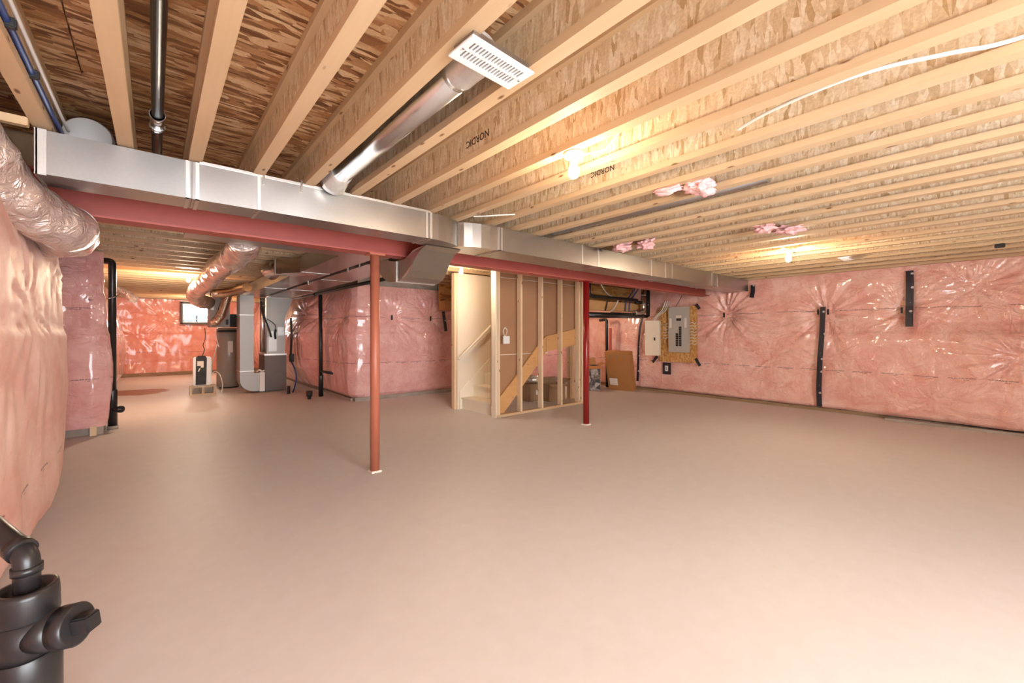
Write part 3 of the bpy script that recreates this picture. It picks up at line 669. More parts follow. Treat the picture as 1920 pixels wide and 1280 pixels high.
B().box(1.387, 1.643, 10.55, 11.0, .485, 1.70).build('lower_section', 'galvd', rd); B().box(1.387, 1.643, 10.55, 11.0, 1.705, 2.128).build('upper_section', 'galvd', rd)
for zz in (.485, 1.70): B().box(1.382, 1.648, 10.544, 11.0, zz-.008, zz+.008).build('drive_cleat', 'cleat', rd)
pol = [(1.387, .48), (1.643, .48), (1.643, .44), (1.752, .44), (1.752, .04)]+[(1.387+.27*(1-math.cos(a)), .04+.27*(1-math.sin(a))) for a in [PI/2-i*PI/2/8 for i in range(9)]]
B().prism(pol, lambda p, y_: (p[0], y_, p[1]), 10.55, 11.0).build('boot', 'galvd', rd)
B().bbox(1.754, 1.85, 10.53, 11.0, .03, .45, .005).build('filter_rack', 'white', rd)
B().tube(curve([(1.70, 10.56, .46), (1.75, 10.54, .5), (1.80, 10.54, .47), (1.84, 10.54, .49)]), .02, 10).build('loose_film', 'clearwrap', rd)
vp = thing('vent_pipe', (1.83, 10.52, .86), 'shiny vertical steel vent pipe beside the furnace plenum', 'pipe')
B().cyl((1.80, 10.50, .9), (1.80, 10.50, 2.125), .048, 20).build('pipe_run', 'galv2', vp)
for zz in (1.9, 2.0, 2.08): B().lathe((1.80, 10.50, zz), [(.053, 0), (.058, .012), (.053, .024)], 20).build('collar', 'cleat', vp)
tag(B().tube(curve([(1.76, 10.43, 2.0), (1.77, 10.42, 1.85), (1.84, 10.42, 1.6), (1.93, 10.45, 1.35), (1.97, 10.5, 1.22)]), .018, 10).build('rubber_hose', 'rubber'), 'thick black hose curving across the shiny coil case', 'hose')
tag(B().tube(curve([(1.90, 10.55, 1.62), (2.0, 10.55, 1.55), (2.06, 10.55, 1.48), (2.07, 10.56, 1.38), (2.06, 10.56, 1.3), (2.07, 10.58, 1.17)]), [.008]*24+[.022]*16+[.008], 10).build('condensate_trap', 'rubber'), 'small black trap hanging on the coil case front', 'fitting')
wh = thing('water_heater', (1.37, 12.1, 0), 'tall grey cylindrical water heater behind the return drop', 'water heater')
B().lathe((1.37, 12.12, .03), [(.235, 0), (.25, .01), (.25, 1.38), (.235, 1.40), (.0, 1.41)], 40).build('tank', 'tank', wh)
B().lathe((1.37, 12.12, 0), [(.20, 0), (.20, .03)], 24).build('base_ring', 'rubber', wh)
B().lathe((1.37, 12.12, 1.33), [(.252, 0), (.252, .05)], 40).build('band', 'rubber', wh)
B().bbox(1.32, 1.42, 11.862, 11.88, .85, 1.12, .004).build('rating_label', 'paper', wh)
hv = thing('ventilator', (1.13, 11.75, 1.44), 'grey box ventilator hung from the ceiling above the water heater', 'ventilator')
B().bbox(.94, 1.318, 11.5, 12.0, 1.443, 2.125, .008).build('case', 'hrv', hv)
B().bbox(.96, 1.02, 11.488, 11.5, 1.83, 1.92, .004).build('control_plate', 'white', hv)
B().box(1.24, 1.29, 11.49, 11.5, 1.50, 1.62).build('latch', 'rubber', hv)
for x0 in (.96, 1.29): B().box(x0, x0+.012, 11.6, 11.63, 2.125, FB).build('hanger_strap', 'rubber', hv)
B().bbox(1.345, 1.50, 11.6, 11.9, 1.45, 1.75, .01).build('motor_box', 'rubber', hv)
bk = thing('concrete_block', (.78, 11.0, 0), 'hollow concrete block lying under the dehumidifier', 'block')
b_ = B()
for (x0, x1, z0, z1) in ((.558, 1.0, 0, .035), (.558, 1.0, .165, .20), (.558, .60, .035, .165), (.758, .80, .035, .165), (.958, 1.0, .035, .165)): b_.box(x0, x1, 10.9, 11.1, z0, z1)
b_.build('shell', 'block', bk); B().box(.60, .958, 11.06, 11.09, .035, .165).build('web', 'block', bk)
dh = thing('dehumidifier', (.77, 11.0, .2), 'white dehumidifier with black grille standing on a concrete block', 'dehumidifier')
B().bbox(.615, .925, 10.93, 11.12, .205, .80, .015).build('body', 'white', dh)
B().prism([(.655, .22), (.835, .22), (.845, .78), (.815, .83), (.70, .83), (.66, .80)], lambda p, y_: (p[0], y_, p[1]), 10.918, 10.945).build('grille', 'rubber', dh)
B().box(.68, .79, 10.912, 10.918, .62, .72).box(.74, .79, 10.912, 10.918, .58, .62).build('sticker', 'paper', dh)
B().tube([(.70, 10.913, .50), (.73, 10.913, .57)], .012, 8).build('tag', 'paper', dh)
tag(B().tube(curve([(.83, 11.2, 1.42), (.84, 11.2, 1.2), (.80, 11.18, 1.05), (.82, 11.15, .95), (.78, 11.08, .83)]), .007, 8).build('power_cord', 'rubber'), 'thin dark cord hanging down to the dehumidifier', 'cord')
tag(B().tube(curve([(.93, 11.05, .42), (1.0, 11.0, .48), (1.08, 10.95, .40), (1.12, 10.93, .2), (1.10, 10.9, .03)]), .008, 8).build('drain_hose', 'pvc'), 'thin pale drain hose from dehumidifier to floor', 'hose')
tag(B().tube(curve([(1.1, 11.8, 1.42), (1.09, 11.75, 1.2), (1.13, 11.7, 1.0), (1.10, 11.7, 1.05), (1.06, 11.7, .85), (.98, 11.5, .6), (.95, 11.2, .45)]), .012, 8).build('condensate_hose', 'pvc'), 'pale hose looping down beside the water heater', 'hose')

# black drain pipes
st = thing('drain_stack', (2.69, 9.13, 0), 'black vertical drain pipe against the pink corner wall', 'pipe')
B().cyl((2.62, 9.13, 0), (2.60, 9.10, 2.10), .036, 20).build('pipe_run', 'abs', st)
B().lathe((2.62, 9.13, 0), [(.046, 0), (.046, .42), (.04, .45)], 20).build('lower_pipe', 'abs', st)
B().tube([(2.615, 9.12, .52), (2.70, 8.98, .50), (2.80, 8.90, .48)], .028, 16).build('branch', 'abs', st)
B().lathe((2.80, 8.90, .48), [(.036, 0), (.036, .03)], 16, (.6, -.5, -.1)).build('cap', 'abs', st)
lp = thing('drain_pipe', (2.5, 8, 2.07), 'long black drain pipe under the ceiling along the pink corner wall', 'pipe')
B().cyl((2.5, 4.9, 2.075), (2.5, 11.0, 2.115), .028, 16).build('pipe_run', 'abs', lp)
B().lathe((2.5, 9.04, 2.10), [(.038, 0), (.038, .14)], 16, (0, 1, 0)).build('tee', 'abs', lp)
tag(B().cyl((2.37, 5.2, 2.36), (2.37, 11.0, 2.34), .02, 12).build('gas_pipe', 'rubber'), 'thin dark pipe hung beside the supply trunk', 'pipe')
fd = thing('floor_drain', (2.33, 8.88, 0), 'short black drain cup standing on the floor', 'drain')
B().lathe((2.33, 8.88, 0), [(.03, 0), (.035, .04), (.055, .06), (.06, .16), (.05, .16), (.045, .1)], 20).build('cup', 'abs', fd)
tag(B().lathe((2.2, 9.96, 0), [(.032, 0), (.032, .17)], 16).build('drain_stub', 'abs'), 'black pipe stub rising from the floor by the furnace', 'drain')
cp = thing('condensate_pump', (2.35, 10.3, .3), 'black pump with blue hose hanging right of the furnace', 'pump')
B().bbox(2.31, 2.40, 10.35, 10.45, .66, .84, .01).build('body', 'rubber', cp)
B().tube(curve([(2.34, 10.4, 1.65), (2.35, 10.38, 1.3), (2.34, 10.4, .84)]), .022, 10).build('pipe', 'rubber', cp)
B().tube(curve([(2.35, 10.4, .66), (2.40, 10.3, .5), (2.42, 10.25, .3), (2.36, 10.15, .1), (2.30, 10.05, .016)]), .016, 10).build('hose', 'bluepex', cp)
lpi = thing('drain_stack', (-.43, 7.85, 0), 'tall thick black drain pipe at the corner of the left pink jog', 'pipe')
P = arc_path([(-.60, 7.92, 2.285), (-.435, 7.85, 2.285), (-.435, 7.85, .3)], .06, 8)
B().tube(P, .043, 24).build('pipe_run', 'abs', lpi)
B().lathe((-.432, 7.85, 0), [(.05, .04), (.05, .52), (.044, .54)], 24).build('cleanout_tee', 'abs', lpi)
B().tube([(-.43, 7.85, .27), (-.36, 7.78, .27)], .04, 20).build('branch', 'abs', lpi)
B().lathe((-.36, 7.78, .27), [(.047, 0), (.047, .03), (.018, .03), (.018, .05)], 16, (.7, -.7, 0)).build('cap', 'abs', lpi)
B().lathe((-.432, 7.85, 0), [(.06, 0), (.06, .045)], 20).build('collar', 'concrete', lpi)
tag(B().tube(curve([(-.62, 7.45, 1.72), (-.5, 7.78, 1.76), (-.40, 7.80, 1.80), (-.36, 7.86, 1.85)]), .006, 8).build('tie_wire', 'galv2'), 'thin bare wire tied around the tall black pipe', 'wire')

# cleanout close to the camera
cl = thing('cleanout', (-.255, 1.70, 0), 'big black drain cleanout with capped branch in the lower left corner', 'pipe')
c0 = Vector((-.262, 1.712, 0)); rgt = Vector((.7587, -.6514, 0)); fwd = Vector((.6514, .7587, 0))
B().lathe(c0, [(.060, 0), (.060, .40)], 36).build('pipe_run', 'abs', cl)
B().lathe(c0, [(.064, .30), (.068, .305), (.068, .43), (.064, .438), (.0635, .44)], 36).build('lower_socket', 'abs', cl)
B().lathe(c0, [(.060, .40), (.061, .55)], 36).build('body', 'abs', cl)
B().lathe(c0, [(.062, .535), (.064, .54), (.062, .60), (.060, .615), (.050, .615), (.050, .58)], 36).build('top_socket', 'abs', cl)
B().lathe(c0, [(.030, .55), (.034, .60), (.034, .606), (.027, .606)], 28).build('bushing', 'rubber', cl)
d_ = (rgt*1.0+fwd*.10+Vector((0, 0, .16))).normalized(); bs = c0+Vector((0, 0, .485))+d_*.02
B().lathe(bs, [(.052, 0), (.052, .068)], 32, d_).build('branch', 'abs', cl)
cap = B().lathe(bs+d_*.068, [(.054, 0), (.054, .038), (.048, .04)], 32, d_).build('cap', 'abs', cl)
B().bbox(-.022, .022, -.022, .022, 0, .045, .004).xf(Matrix.Translation(bs+d_*.105) @ d_.to_track_quat('Z', 'Y').to_matrix().to_4x4()).build('square_nut', 'abs', cap)
p1 = c0+Vector((0, 0, .58)); p2 = c0+Vector((0, 0, .70)); p3 = p2-rgt*.40+fwd*.12+Vector((0, 0, .15))
B().tube(arc_path([p1, p2, p3], .03, 6), .0265, 24).build('riser', 'abs', cl)
dd = (p3-p2).normalized()
B().lathe(p2+dd*.018, [(.032, 0), (.032, .028)], 24, dd).build('elbow_socket', 'abs', cl)
B().lathe(p2-Vector((0, 0, .048)), [(.031, 0), (.031, .02)], 24).build('elbow_socket', 'abs', cl)

# ------------------------------------------------------------------ stairs
sw = thing('stud_wall', (4.98, 5.06, 0), 'open stud wall of pale lumber along the stairs', 'wall')
SY0, SY1 = 5.02, 5.11
B().box(3.985, 6.06, SY0, SY1, 0, .038).build('bottom_plate', 'wx', sw)
B().box(3.985, 6.06, SY0, SY1, 2.262, 2.30).build('top_plate', 'wx', sw); B().box(3.985, 6.06, SY0, SY1, 2.30, 2.338).build('top_plate', 'wx', sw)
for x0 in (3.985, 4.03, 4.495, 4.97, 5.455, 5.93, 6.015): B().box(x0, x0+.038, SY0, SY1, .039, 2.261).build('stud', 'wz', sw)
dw = thing('stair_drywall', (5.0, 5.12, 0), 'brown paper back of the drywall seen between the studs', 'drywall')
B().prism([(4.0, .16), (5.08, 1.02), (6.05, 1.15), (6.05, 2.19), (4.0, 2.19)], lambda p, y_: (p[0], y_, p[1]), 5.156, 5.168).build('sheet', 'kraft', dw)
B().box(4.0, 6.05, 5.150, 5.168, 2.192, 2.198).box(4.07, 4.9, 5.150, 5.156, .955, .964).build('joint_line', 'paper', dw)
B().box(4.0, 6.05, 5.156, 5.168, 2.20, 2.34).build('upper_strip', 'kraft', dw)
stt = thing('staircase', (5.0, 5.6, 0), 'cream painted stairs rising behind the stud wall', 'stairs')
B().prism([(4.03, 0), (4.184, .0), (5.031, .832), (5.18, .985), (5.18, 1.254), (5.02, 1.14), (4.546, .66), (4.03, .20)], lambda p, y_: (p[0], y_, p[1]), 5.113, 5.151).build('stringer', 'stringer', stt)
B().prism([(5.185, .985), (6.06, 1.10), (6.06, 1.40), (5.185, 1.255)], lambda p, y_: (p[0], y_, p[1]), 5.113, 5.151).build('rim_board', 'stringer', stt)
N_ST = 7; rise, run = .195, .245
for k in range(N_ST):
    x0 = 4.04+k*run; z0 = (k+1)*rise
    B().bbox(x0-.025, x0+run+.01, 5.17, 6.03, z0-.03, z0, .006).build('tread', 'creamw', stt)
    B().box(x0, x0+.015, 5.17, 6.03, z0-rise+.002, z0-.032).build('riser', 'creamw', stt)
B().prism([(3.99, 0), (3.99, .30), (5.9, 1.88), (5.9, 1.45), (4.14, 0)], lambda p, y_: (p[0], y_, p[1]), 6.03, 6.05).build('skirt_board', 'creamw', stt)
B().box(5.75, 6.1, 5.17, 6.03, 1.335, 1.362).build('landing', 'creamw', stt)
for x0 in (6.26, 6.302, 6.344): B().box(x0, x0+.036, 5.52, 5.61, 0, 1.33).build('landing_post', 'wz', stt)
sd = thing('stairwell_wall', (5.0, 6.1, 0), 'cream painted drywall wall on the far side of the stairs', 'wall')
B().prism([(3.96, 0), (4.14, 0), (5.20, .90), (6.1, 1.12), (6.1, 2.34), (3.96, 2.34)], lambda p, y_: (p[0], y_, p[1]), 6.052, 6.065).build('sheet', 'cream', sd)
B().box(3.905, 3.943, 6.066, 6.155, 0, 2.34).build('stud', 'wz', sd); B().box(3.944, 3.958, 6.03, 6.155, 0, 2.34).build('end_trim', 'cream', sd)
for k in range(1, 5): B().box(3.96+k*.45, 4.0+k*.45, 6.066, 6.155, .03+k*.36, 2.34).build('stud', 'wz', sd)
B().box(3.97, 3.984, 5.005, 5.115, .0, 2.30).build('end_trim', 'cream', sd)
hr = thing('handrail', (4.4, 5.97, .8), 'cream sloping handrail fixed to the stairwell wall', 'handrail')
B().tube([(3.93, 5.98, .86), (5.9, 5.98, 2.28+.2)], .022, 14).build('rail', 'creamw', hr)
for x0 in (3.98, 4.9): 
    z0 = .86+(x0-3.93)*.822; B().tube([(x0, 5.98, z0-.02), (x0, 6.02, z0-.05), (x0, 6.052, z0-.05)], .008, 10).build('bracket', 'greyduct', hr)
so = thing('switch_box', (4.19, 5.0, 1.14), 'white temporary switch box with coiled cable on the corner stud', 'switch')
B().bbox(4.115, 4.235, 4.985, 5.019, 1.14, 1.26, .004).build('cover', 'white', so)
B().tube(curve([(4.15, 5.01, 1.26), (4.12, 5.01, 1.33), (4.16, 5.01, 1.39), (4.20, 5.01, 1.34), (4.17, 5.01, 1.26)]), .006, 8).build('cable', 'pvc', so)
# cartons below the stairs
def carton(name, x0, x1, y0, y1, h, rot, lab, mat='card', flaps=True, labelp=True, z0=0):
    cx, cy = (x0+x1)/2, (y0+y1)/2; t = thing(name, (cx, cy, z0), lab, 'box'); Mx = Matrix.Translation((cx, cy, z0)) @ Matrix.Rotation(rot, 4, 'Z'); a, b2 = (x1-x0)/2, (y1-y0)/2
    def mk(bb, nm, m): bb.v = [Mx @ p for p in bb.v]; return bb.build(nm, m, t)
    bb = B(); th = .006
    bb.box(-a, a, -b2, -b2+th, 0, h).box(-a, a, b2-th, b2, 0, h).box(-a, -a+th, -b2+th, b2-th, 0, h).box(a-th, a, -b2+th, b2-th, 0, h).box(-a+th, a-th, -b2+th, b2-th, 0, th); mk(bb, 'shell', mat)
    if flaps:
        f = B().box(-a, a, 0, b2*.9, 0, .004); f.v = [Matrix.Translation((0, -b2, h)) @ Matrix.Rotation(math.radians(200), 4, 'X') @ p for p in f.v]; mk(f, 'flap', 'card' if mat.startswith('print') else mat)
        f = B().box(0, a*.9, -b2, b2, 0, .004); f.v = [Matrix.Translation((a, 0, h)) @ Matrix.Rotation(math.radians(-25), 4, 'Y') @ p for p in f.v]; mk(f, 'flap', 'card' if mat.startswith('print') else mat)
        f = B().box(-a, a, 0, b2*.9, 0, .004); f.v = [Matrix.Translation((0, b2, h)) @ Matrix.Rotation(math.radians(75), 4, 'X') @ p for p in f.v]; mk(f, 'flap', 'card' if mat.startswith('print') else mat)
    else: mk(B().box(-a, a, -b2, b2, h, h+.005), 'lid', mat)
    if labelp: mk(B().box(-a*.1, a*.5, -b2-.002, -b2, h*.35, h*.62), 'shipping_label', 'paper')
    return t
carton('cardboard_box', 5.42, 5.78, 5.80, 6.04, .33, .05, 'dull brown carton with a white label under the stairs', 'card2', False)
carton('cardboard_box', 5.70, 6.10, 5.52, 5.78, .33, -.1, 'crumpled carton in clear film beside the landing posts', 'card2', True, False)
tf = B(); tf.lathe((5.55, 5.83, .345), [(.02, 0), (.14, .03), (.16, .09), (.08, .15), (.01, .17)], 16)
tf.v = [p+Vector((noise.noise(p*11), noise.noise(p*11+Vector((3, 0, 0))), noise.noise(p*11+Vector((0, 3, 0)))))*.04 for p in tf.v]
tag(tf.build('film_bundle', 'clearwrap'), 'crumpled clear film lying on the carton under the stairs', 'film')
pb = carton('printed_box', 7.56, 7.87, 5.97, 6.32, .56, -.62, 'black and white printed carton with open brown flaps behind the dark red post', 'print', True, False)
bb = B().box(.0, .004, -.17, .17, .01, .54)
bb.v = [Matrix.Translation((7.715, 6.145, 0)) @ Matrix.Rotation(-.62, 4, 'Z') @ Matrix.Translation((.155, 0, 0)) @ p for p in bb.v]; bb.build('printed_side', 'printw', pb)
lb = thing('flat_box', (8.3, 5.6, 0), 'large flat brown carton leaning against the right wall', 'box')
Ml = Matrix.Translation((8.13, 5.30, 0)) @ Matrix.Rotation(math.radians(97), 4, 'Z') @ Matrix.Rotation(math.radians(-13), 4, 'X')
b_ = B().bbox(0, .62, -.16, 0, 0.0, .90, .006); b_.v = [Ml @ p for p in b_.v]; mz = min(p.z for p in b_.v); b_.v = [p-Vector((0, 0, mz)) for p in b_.v]; b_.build('carton', 'card', lb)
b_ = B().box(.36, .56, 0, .003, .12, .28); b_.v = [Ml @ p-Vector((0, 0, mz)) for p in b_.v]; b_.build('shipping_label', 'paper', lb)
for k in range(3):
    b_ = B().box(.12+k*.17, .17+k*.17, 0, .002, .76, .84); b_.v = [Ml @ p-Vector((0, 0, mz)) for p in b_.v]; b_.build('sticker', 'card2', lb)

# dropped beam and pipes behind the dark red post
tag(B().box(6.45, 8.55, 5.20, 5.29, 1.765, 1.955).build('wood_beam', 'stringer'), 'yellow wooden dropped beam behind the dark red post', 'beam')
tag(B().box(6.45, 8.55, 5.60, 5.64, 1.98, 2.34).build('rim_panel', 'board'), 'orange strand board panel above the dropped wooden beam', 'panel')
tag(B().box(6.45, 8.55, 5.295, 7.6, 1.955, 1.975).build('landing_deck', 'sub'), 'underside deck of the landing behind the dropped beam', 'deck')
t = thing('drain_pipe', (7.3, 5.1, 1.6), 'thick black drain pipe below the dropped wooden beam', 'pipe')
B().cyl((6.2, 5.08, 1.655), (8.15, 5.08, 1.685), .055, 20).build('pipe_run', 'abs', t); B().tube(arc_path([(7.0, 5.08, 1.70), (7.9, 5.08, 1.70), (8.15, 5.08, 1.78)], .06), .035, 16).build('upper_run', 'abs', t)
t = thing('drain_pipe', (7.3, 5.1, 2.0), 'black drain pipe above the dropped wooden beam', 'pipe')
B().tube(arc_path([(6.33, 5.10, 2.34), (6.33, 5.10, 2.02), (7.95, 5.10, 2.02)], .1), .034, 16).build('pipe_run', 'abs', t)
t = thing('drain_stack', (8.45, 5.1, 1.6), 'short black vertical pipe at the right end of the dropped beam', 'pipe')
B().tube(arc_path([(7.95, 5.13, 1.98), (8.40, 5.10, 1.98), (8.40, 5.10, 1.68), (8.0, 5.12, 1.68)], .07), .035, 16).build('loop', 'abs', t); B().cyl((8.40, 5.10, 1.68), (8.40, 5.10, 2.28), .042, 16).build('pipe_run', 'abs', t)
t = thing('vent_pipe', (8.05, 5.0, 1.7), 'shiny galvanized elbow pipe hanging in front of the dropped beam', 'pipe')
B().tube(arc_path([(8.05, 5.0, 2.34), (8.05, 5.0, 1.76), (7.70, 5.0, 1.74)], .1, 8), .05, 18).build('pipe_run', 'galv2', t)
for zz in (2.12, 1.92): B().lathe((8.05, 5.0, zz), [(.053, 0), (.056, .01), (.053, .02)], 18).build('collar', 'cleat', t)
t = thing('drain_pipe', (8.2, 6.1, .6), 'black vertical pipe with ribbed red sleeve behind the open cartons', 'pipe')
B().tube(arc_path([(8.23, 6.3, 1.62), (8.23, 6.1, 1.64), (8.25, 6.1, .02)], .06), .035, 14).build('pipe_run', 'abs', t)
P = [(8.28, 6.03, z_*.02+.45) for z_ in range(50)]; B().tube(P, [.03+.004*(i % 2) for i in range(50)], 14).build('ribbed_sleeve', 'red', t)
for k, (xx, lab) in enumerate(((7.66, 'left'), (7.80, 'right'))):
    tag(B().tube(curve([(xx+.3, 5.12, 2.33), (xx+.12, 5.15, 2.12), (xx, 5.17, 2.0), (xx-.02, 5.18, 1.77)]), .014, 8).build('water_pipe', 'bluepex'), 'blue water pipe bending over the dropped beam, %s of the pair' % lab, 'pipe')
tag(B().tube(curve([(6.75, 5.15, 2.3), (6.95, 5.15, 2.12), (7.2, 5.16, 2.05), (7.35, 5.16, 2.0), (7.25, 5.17, 1.85), (7.1, 5.17, 1.75)]), .012, 8).build('electric_cable', 'pvc'), 'white cable swooping over the dropped wooden beam', 'cable')
tag(B().tube(curve([(7.0, 5.17, 2.0), (6.98, 5.17, 1.88), (6.93, 5.17, 1.76)]), .012, 8).build('hanger_wire', 'rubber'), 'short dark strap across the dropped wooden beam', 'strap')

# ------------------------------------------------------------------ electric panel
tag(B().box(8.44, 8.47, 4.01, 4.84, .69, 1.87).build('backing_board', 'board'), 'orange strand board behind the grey breaker panel', 'board')
pn = thing('breaker_panel', (8.39, 4.37, .9), 'grey breaker panel with black breaker rows on the right wall', 'panel')
B().bbox(8.35, 8.44, 4.155, 4.59, .905, 1.86, .006).build('case', 'grey', pn)
dr = B().bbox(8.343, 8.351, 4.24, 4.47, 1.0, 1.75, .003).build('door', 'grey', pn)
B().box(8.338, 8.343, 4.30, 4.40, 1.565, 1.615).build('main_breaker', 'rubber', dr)
for i in range(9): B().bbox(8.336, 8.343, 4.29, 4.345, 1.035+i*.046, 1.075+i*.046, .002).build('breaker', 'rubber', dr)
for i in range(6): B().bbox(8.336, 8.343, 4.362, 4.415, 1.035+i*.046, 1.075+i*.046, .002).build('breaker', 'rubber', dr)
B().box(8.3415, 8.3435, 4.29, 4.41, 1.63, 1.68).build('schedule_label', 'paper', dr)
for y0 in (4.18, 4.51): B().box(8.347, 8.35, y0, y0+.05, 1.42, 1.62).build('side_label', 'paper', pn)
mb = thing('media_box', (8.4, 4.95, .8), 'white metal wiring cabinet left of the breaker panel', 'cabinet')
B().bbox(8.34, 8.46, 4.86, 5.13, .815, 1.585, .005).build('case', 'creamw', mb); B().bbox(8.328, 8.34, 4.78, 5.135, .815, 1.585, .003).build('door', 'creamw', mb)
B().bbox(8.318, 8.328, 4.88, 4.91, 1.15, 1.21, .002).build('latch', 'rubber', mb); B().box(8.345, 8.40, 4.79, 4.82, .83, 1.57).build('hinge_side', 'paper', mb)
oc = thing('outlet', (8.42, 4.67, .41), 'white outlet framed in black tape below the breaker panel', 'outlet')
B().bbox(8.432, 8.44, 4.575, 4.765, .415, .67, .002).build('tape_frame', 'tape', oc); B().bbox(8.420, 8.432, 4.635, 4.705, .485, .60, .003).build('cover', 'white', oc)
for zz in (.52, .56): B().box(8.416, 8.420, 4.655, 4.685, zz, zz+.02).build('socket', 'rubber', oc)
ORD = ['lowest', 'second lowest', 'third from below', 'fourth from below', 'fifth from below', 'sixth from below', 'seventh from below', 'topmost']
for i in range(8):
    zz = 1.08+i*.062
    tag(B().tube(curve([(8.42, 4.155, zz), (8.425, 4.10, zz+.012), (8.425, 4.06, zz-.008), (8.435, 4.02, zz+.01)], 4), .008, 6).build('panel_cable', 'pvc'), '%s short white cable stapled right of the breaker panel' % ORD[i], 'cable', 'cables leaving the breaker panel on the right')
for i in range(6):
    zz = 1.2+i*.06
    tag(B().tube(curve([(8.42, 4.595, zz), (8.425, 4.65, zz+.012), (8.425, 4.70, zz-.006), (8.435, 4.75, zz+.008)], 4), .008, 6).build('panel_cable', 'pvc'), '%s short white cable stapled left of the breaker panel' % (ORD[i] if i < 5 else 'topmost'), 'cable', 'cables leaving the breaker panel on the left')
for i in range(3):
    tag(B().tube(curve([(8.40, 4.9+i*.05, 1.58), (8.38, 4.82+i*.04, 1.68), (8.40, 4.66+i*.05, 1.82), (8.43, 4.60+i*.05, 2.0)], 6), .01, 6).build('electric_cable', 'pvc'), '%s white cable rising from the white wiring cabinet' % ('rightmost', 'middle', 'leftmost')[i], 'cable', 'cables above the wiring cabinet')
tag(B().tube(curve([(8.40, 4.55, 1.62), (8.40, 4.45, 1.85), (8.45, 4.33, 2.1)], 6), .005, 6).build('ground_wire', 'rubber'), 'thin dark wire slanting above the breaker panel', 'wire')

# ------------------------------------------------------------------ lamps
def lamp(x, y, z, lab, power=1.0, lit=True):
    t = thing('bulb_lamp', (x, y, z-.16), lab, 'lamp', 'bare bulbs in porcelain holders')
    B().lathe((x, y, z), [(.052, -.022), (.056, -.012), (.056, -.004), (.05, 0)], 28).build('ceiling_box', 'porcelain', t)
    B().lathe((x, y, z), [(.019, -.055), (.021, -.05), (.024, -.03), (.045, -.024), (.05, -.022)], 24).build('holder', 'porcelain', t)
    B().lathe((x, y, z), [(.004, -.142), (.018, -.137), (.028, -.122), (.031, -.105), (.028, -.088), (.018, -.068), (.015, -.055)], 24).build('bulb', 'bulb', t)
    if x < 2: pass
    elif y < 3.9: B().box(x-.24, x+.24, y-.012, y+.012, z-.004, z).build('hanger_bar', 'galv', t)
    else: B().box(x-.012, x+.012, y-.24, y+.24, z-.004, z).build('hanger_bar', 'galv', t)
    ld = bpy.data.lights.new('bulb_light', 'POINT'); ld.energy = BULB_W*power; ld.color = BULB_COL; ld.shadow_soft_size = .06
    lo = bpy.data.objects.new('bulb_light', ld); COL.objects.link(lo); lo.parent = t; lo.location = (0, 0, -.03)
lamp(1.765, 1.53, JB, 'lit bare bulb in white holder on the near joists', .2)
lamp(5.77, 1.63, JB, 'lit bare bulb on the joists near the right wall', .6)
lamp(.463, 9.45, FB, 'lit bare bulb under the far room joists beside the flexible duct', 2.0)
lamp(1.02, 14.8, FB, 'lit bare bulb in front of the far window', 1.2)
lamp(3.60, 5.40, FB, 'lit bare bulb beside the stairwell wall', .45)
lamp(1.765, -1.4, JB, 'lit bare bulb behind the camera on the left', .5)  # added out of view to brighten the near room
lamp(5.77, -1.6, JB, 'lit bare bulb behind the camera on the right', .2)  # second added fill bulb, also out of view
lamp(7.3, 6.4, 1.955, 'lit bare bulb under the landing deck', .25)  # hidden bulb that lights the space below the deck

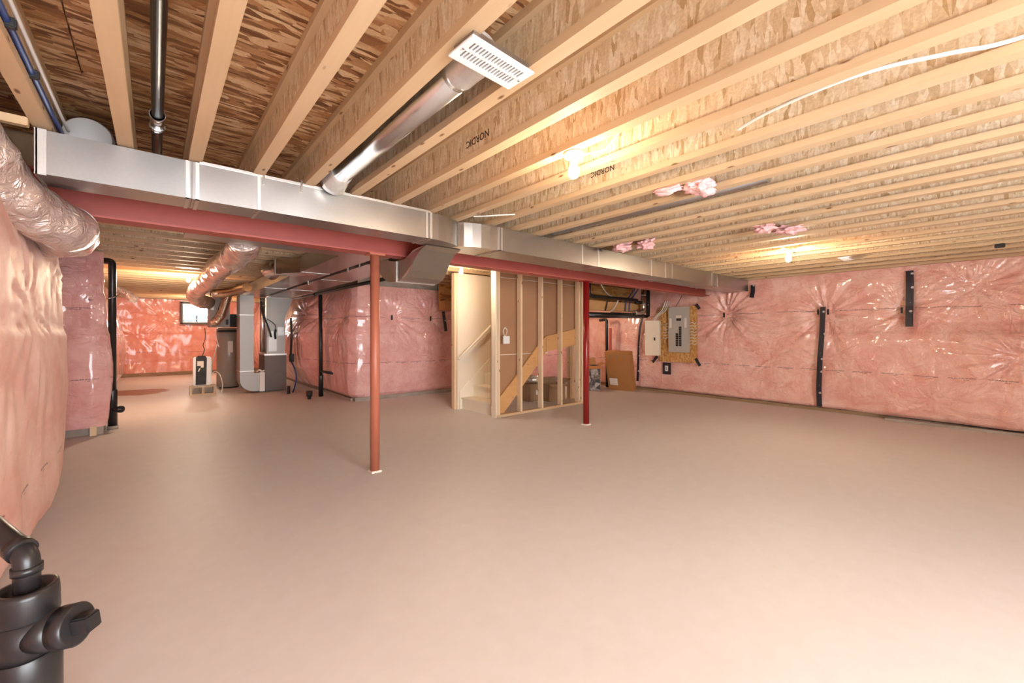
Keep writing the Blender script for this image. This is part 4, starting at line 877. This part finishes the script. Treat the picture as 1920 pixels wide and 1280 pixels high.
# ------------------------------------------------------------------ small things on the ceiling
def tuft(c, s_, seed, lab):
    bm2 = bmesh.new(); bmesh.ops.create_icosphere(bm2, subdivisions=4, radius=1)
    for v_ in bm2.verts:
        p = v_.co.copy(); n_ = 1+.7*noise.noise(p*1.9+Vector((seed, 0, 0)))+.4*noise.noise(p*4+Vector((0, seed, 0)))+.16*noise.noise(p*9+Vector((0, seed, 3)))
        v_.co = Vector((c[0]+p.x*s_[0]*n_, c[1]+p.y*s_[1]*n_, c[2]+p.z*s_[2]*n_))
    bm2.verts.index_update(); b2 = B().add([v_.co.copy() for v_ in bm2.verts], [tuple(v_.index for v_ in f.verts) for f in bm2.faces], True); bm2.free()
    return tag(b2.build('insulation_tuft', 'tuft'), lab, 'insulation', 'loose pink insulation on the joists')
tuft((2.80, 1.30, 2.285), (.11, .07, .04), 1.3, 'pale pink flap of insulation hanging from a joist nearest the camera bulb')
tuft((2.68, 1.48, 2.29), (.04, .09, .025), 2.2, 'thin pink strip of insulation left of the pale pink flap')
tuft((4.32, 1.42, 2.29), (.10, .08, .04), 3.1, 'ragged pink insulation tuft above the bulb by the right wall')
tuft((4.58, 1.30, 2.285), (.10, .11, .035), 4.7, 'ragged pink insulation scrap just right of the tuft over the bulb')
tuft((4.08, 2.82, 2.30), (.10, .10, .05), 5.9, 'pink insulation wad on top of the main duct')
tuft((4.15, 2.55, 2.30), (.08, .09, .05), 6.4, 'pink insulation wad on a joist in front of the main duct')
tag(B().tube(curve([(2.25, .86, 2.335), (2.18, .70, 2.335), (2.13, .48, 2.33), (2.14, .30, 2.33), (2.22, .11, 2.33), (2.30, -.06, 2.335), (2.32, -.5, 2.36), (2.30, -1.2, 2.36)]), .008, 10).build('electric_cable', 'pvc'), 'white cable sagging between joists at upper right', 'cable')
tag(B().tube(curve([(1.80, 1.50, 2.29), (1.86, 1.47, 2.31), (1.93, 1.44, 2.34), (1.96, 1.40, 2.40), (1.99, 1.36, 2.45)]), .006, 8).build('electric_cable', 'pvc'), 'short white cable from the near bulb into the joist bay', 'cable')
tag(B().bbox(7.13, 7.23, -.06, .02, 2.262, 2.30, .006).build('junction_box', 'rubber'), 'small black junction box on the joists at far right', 'box')
tag(B().tube(curve([(2.06, 2.9, 2.295), (2.12, 2.82, 2.292), (2.2, 2.72, 2.294), (2.28, 2.62, 2.292)]), .006, 8).build('tie_wire', 'pvc'), 'thin pale strap lying over the joists by the duct tee', 'strap')
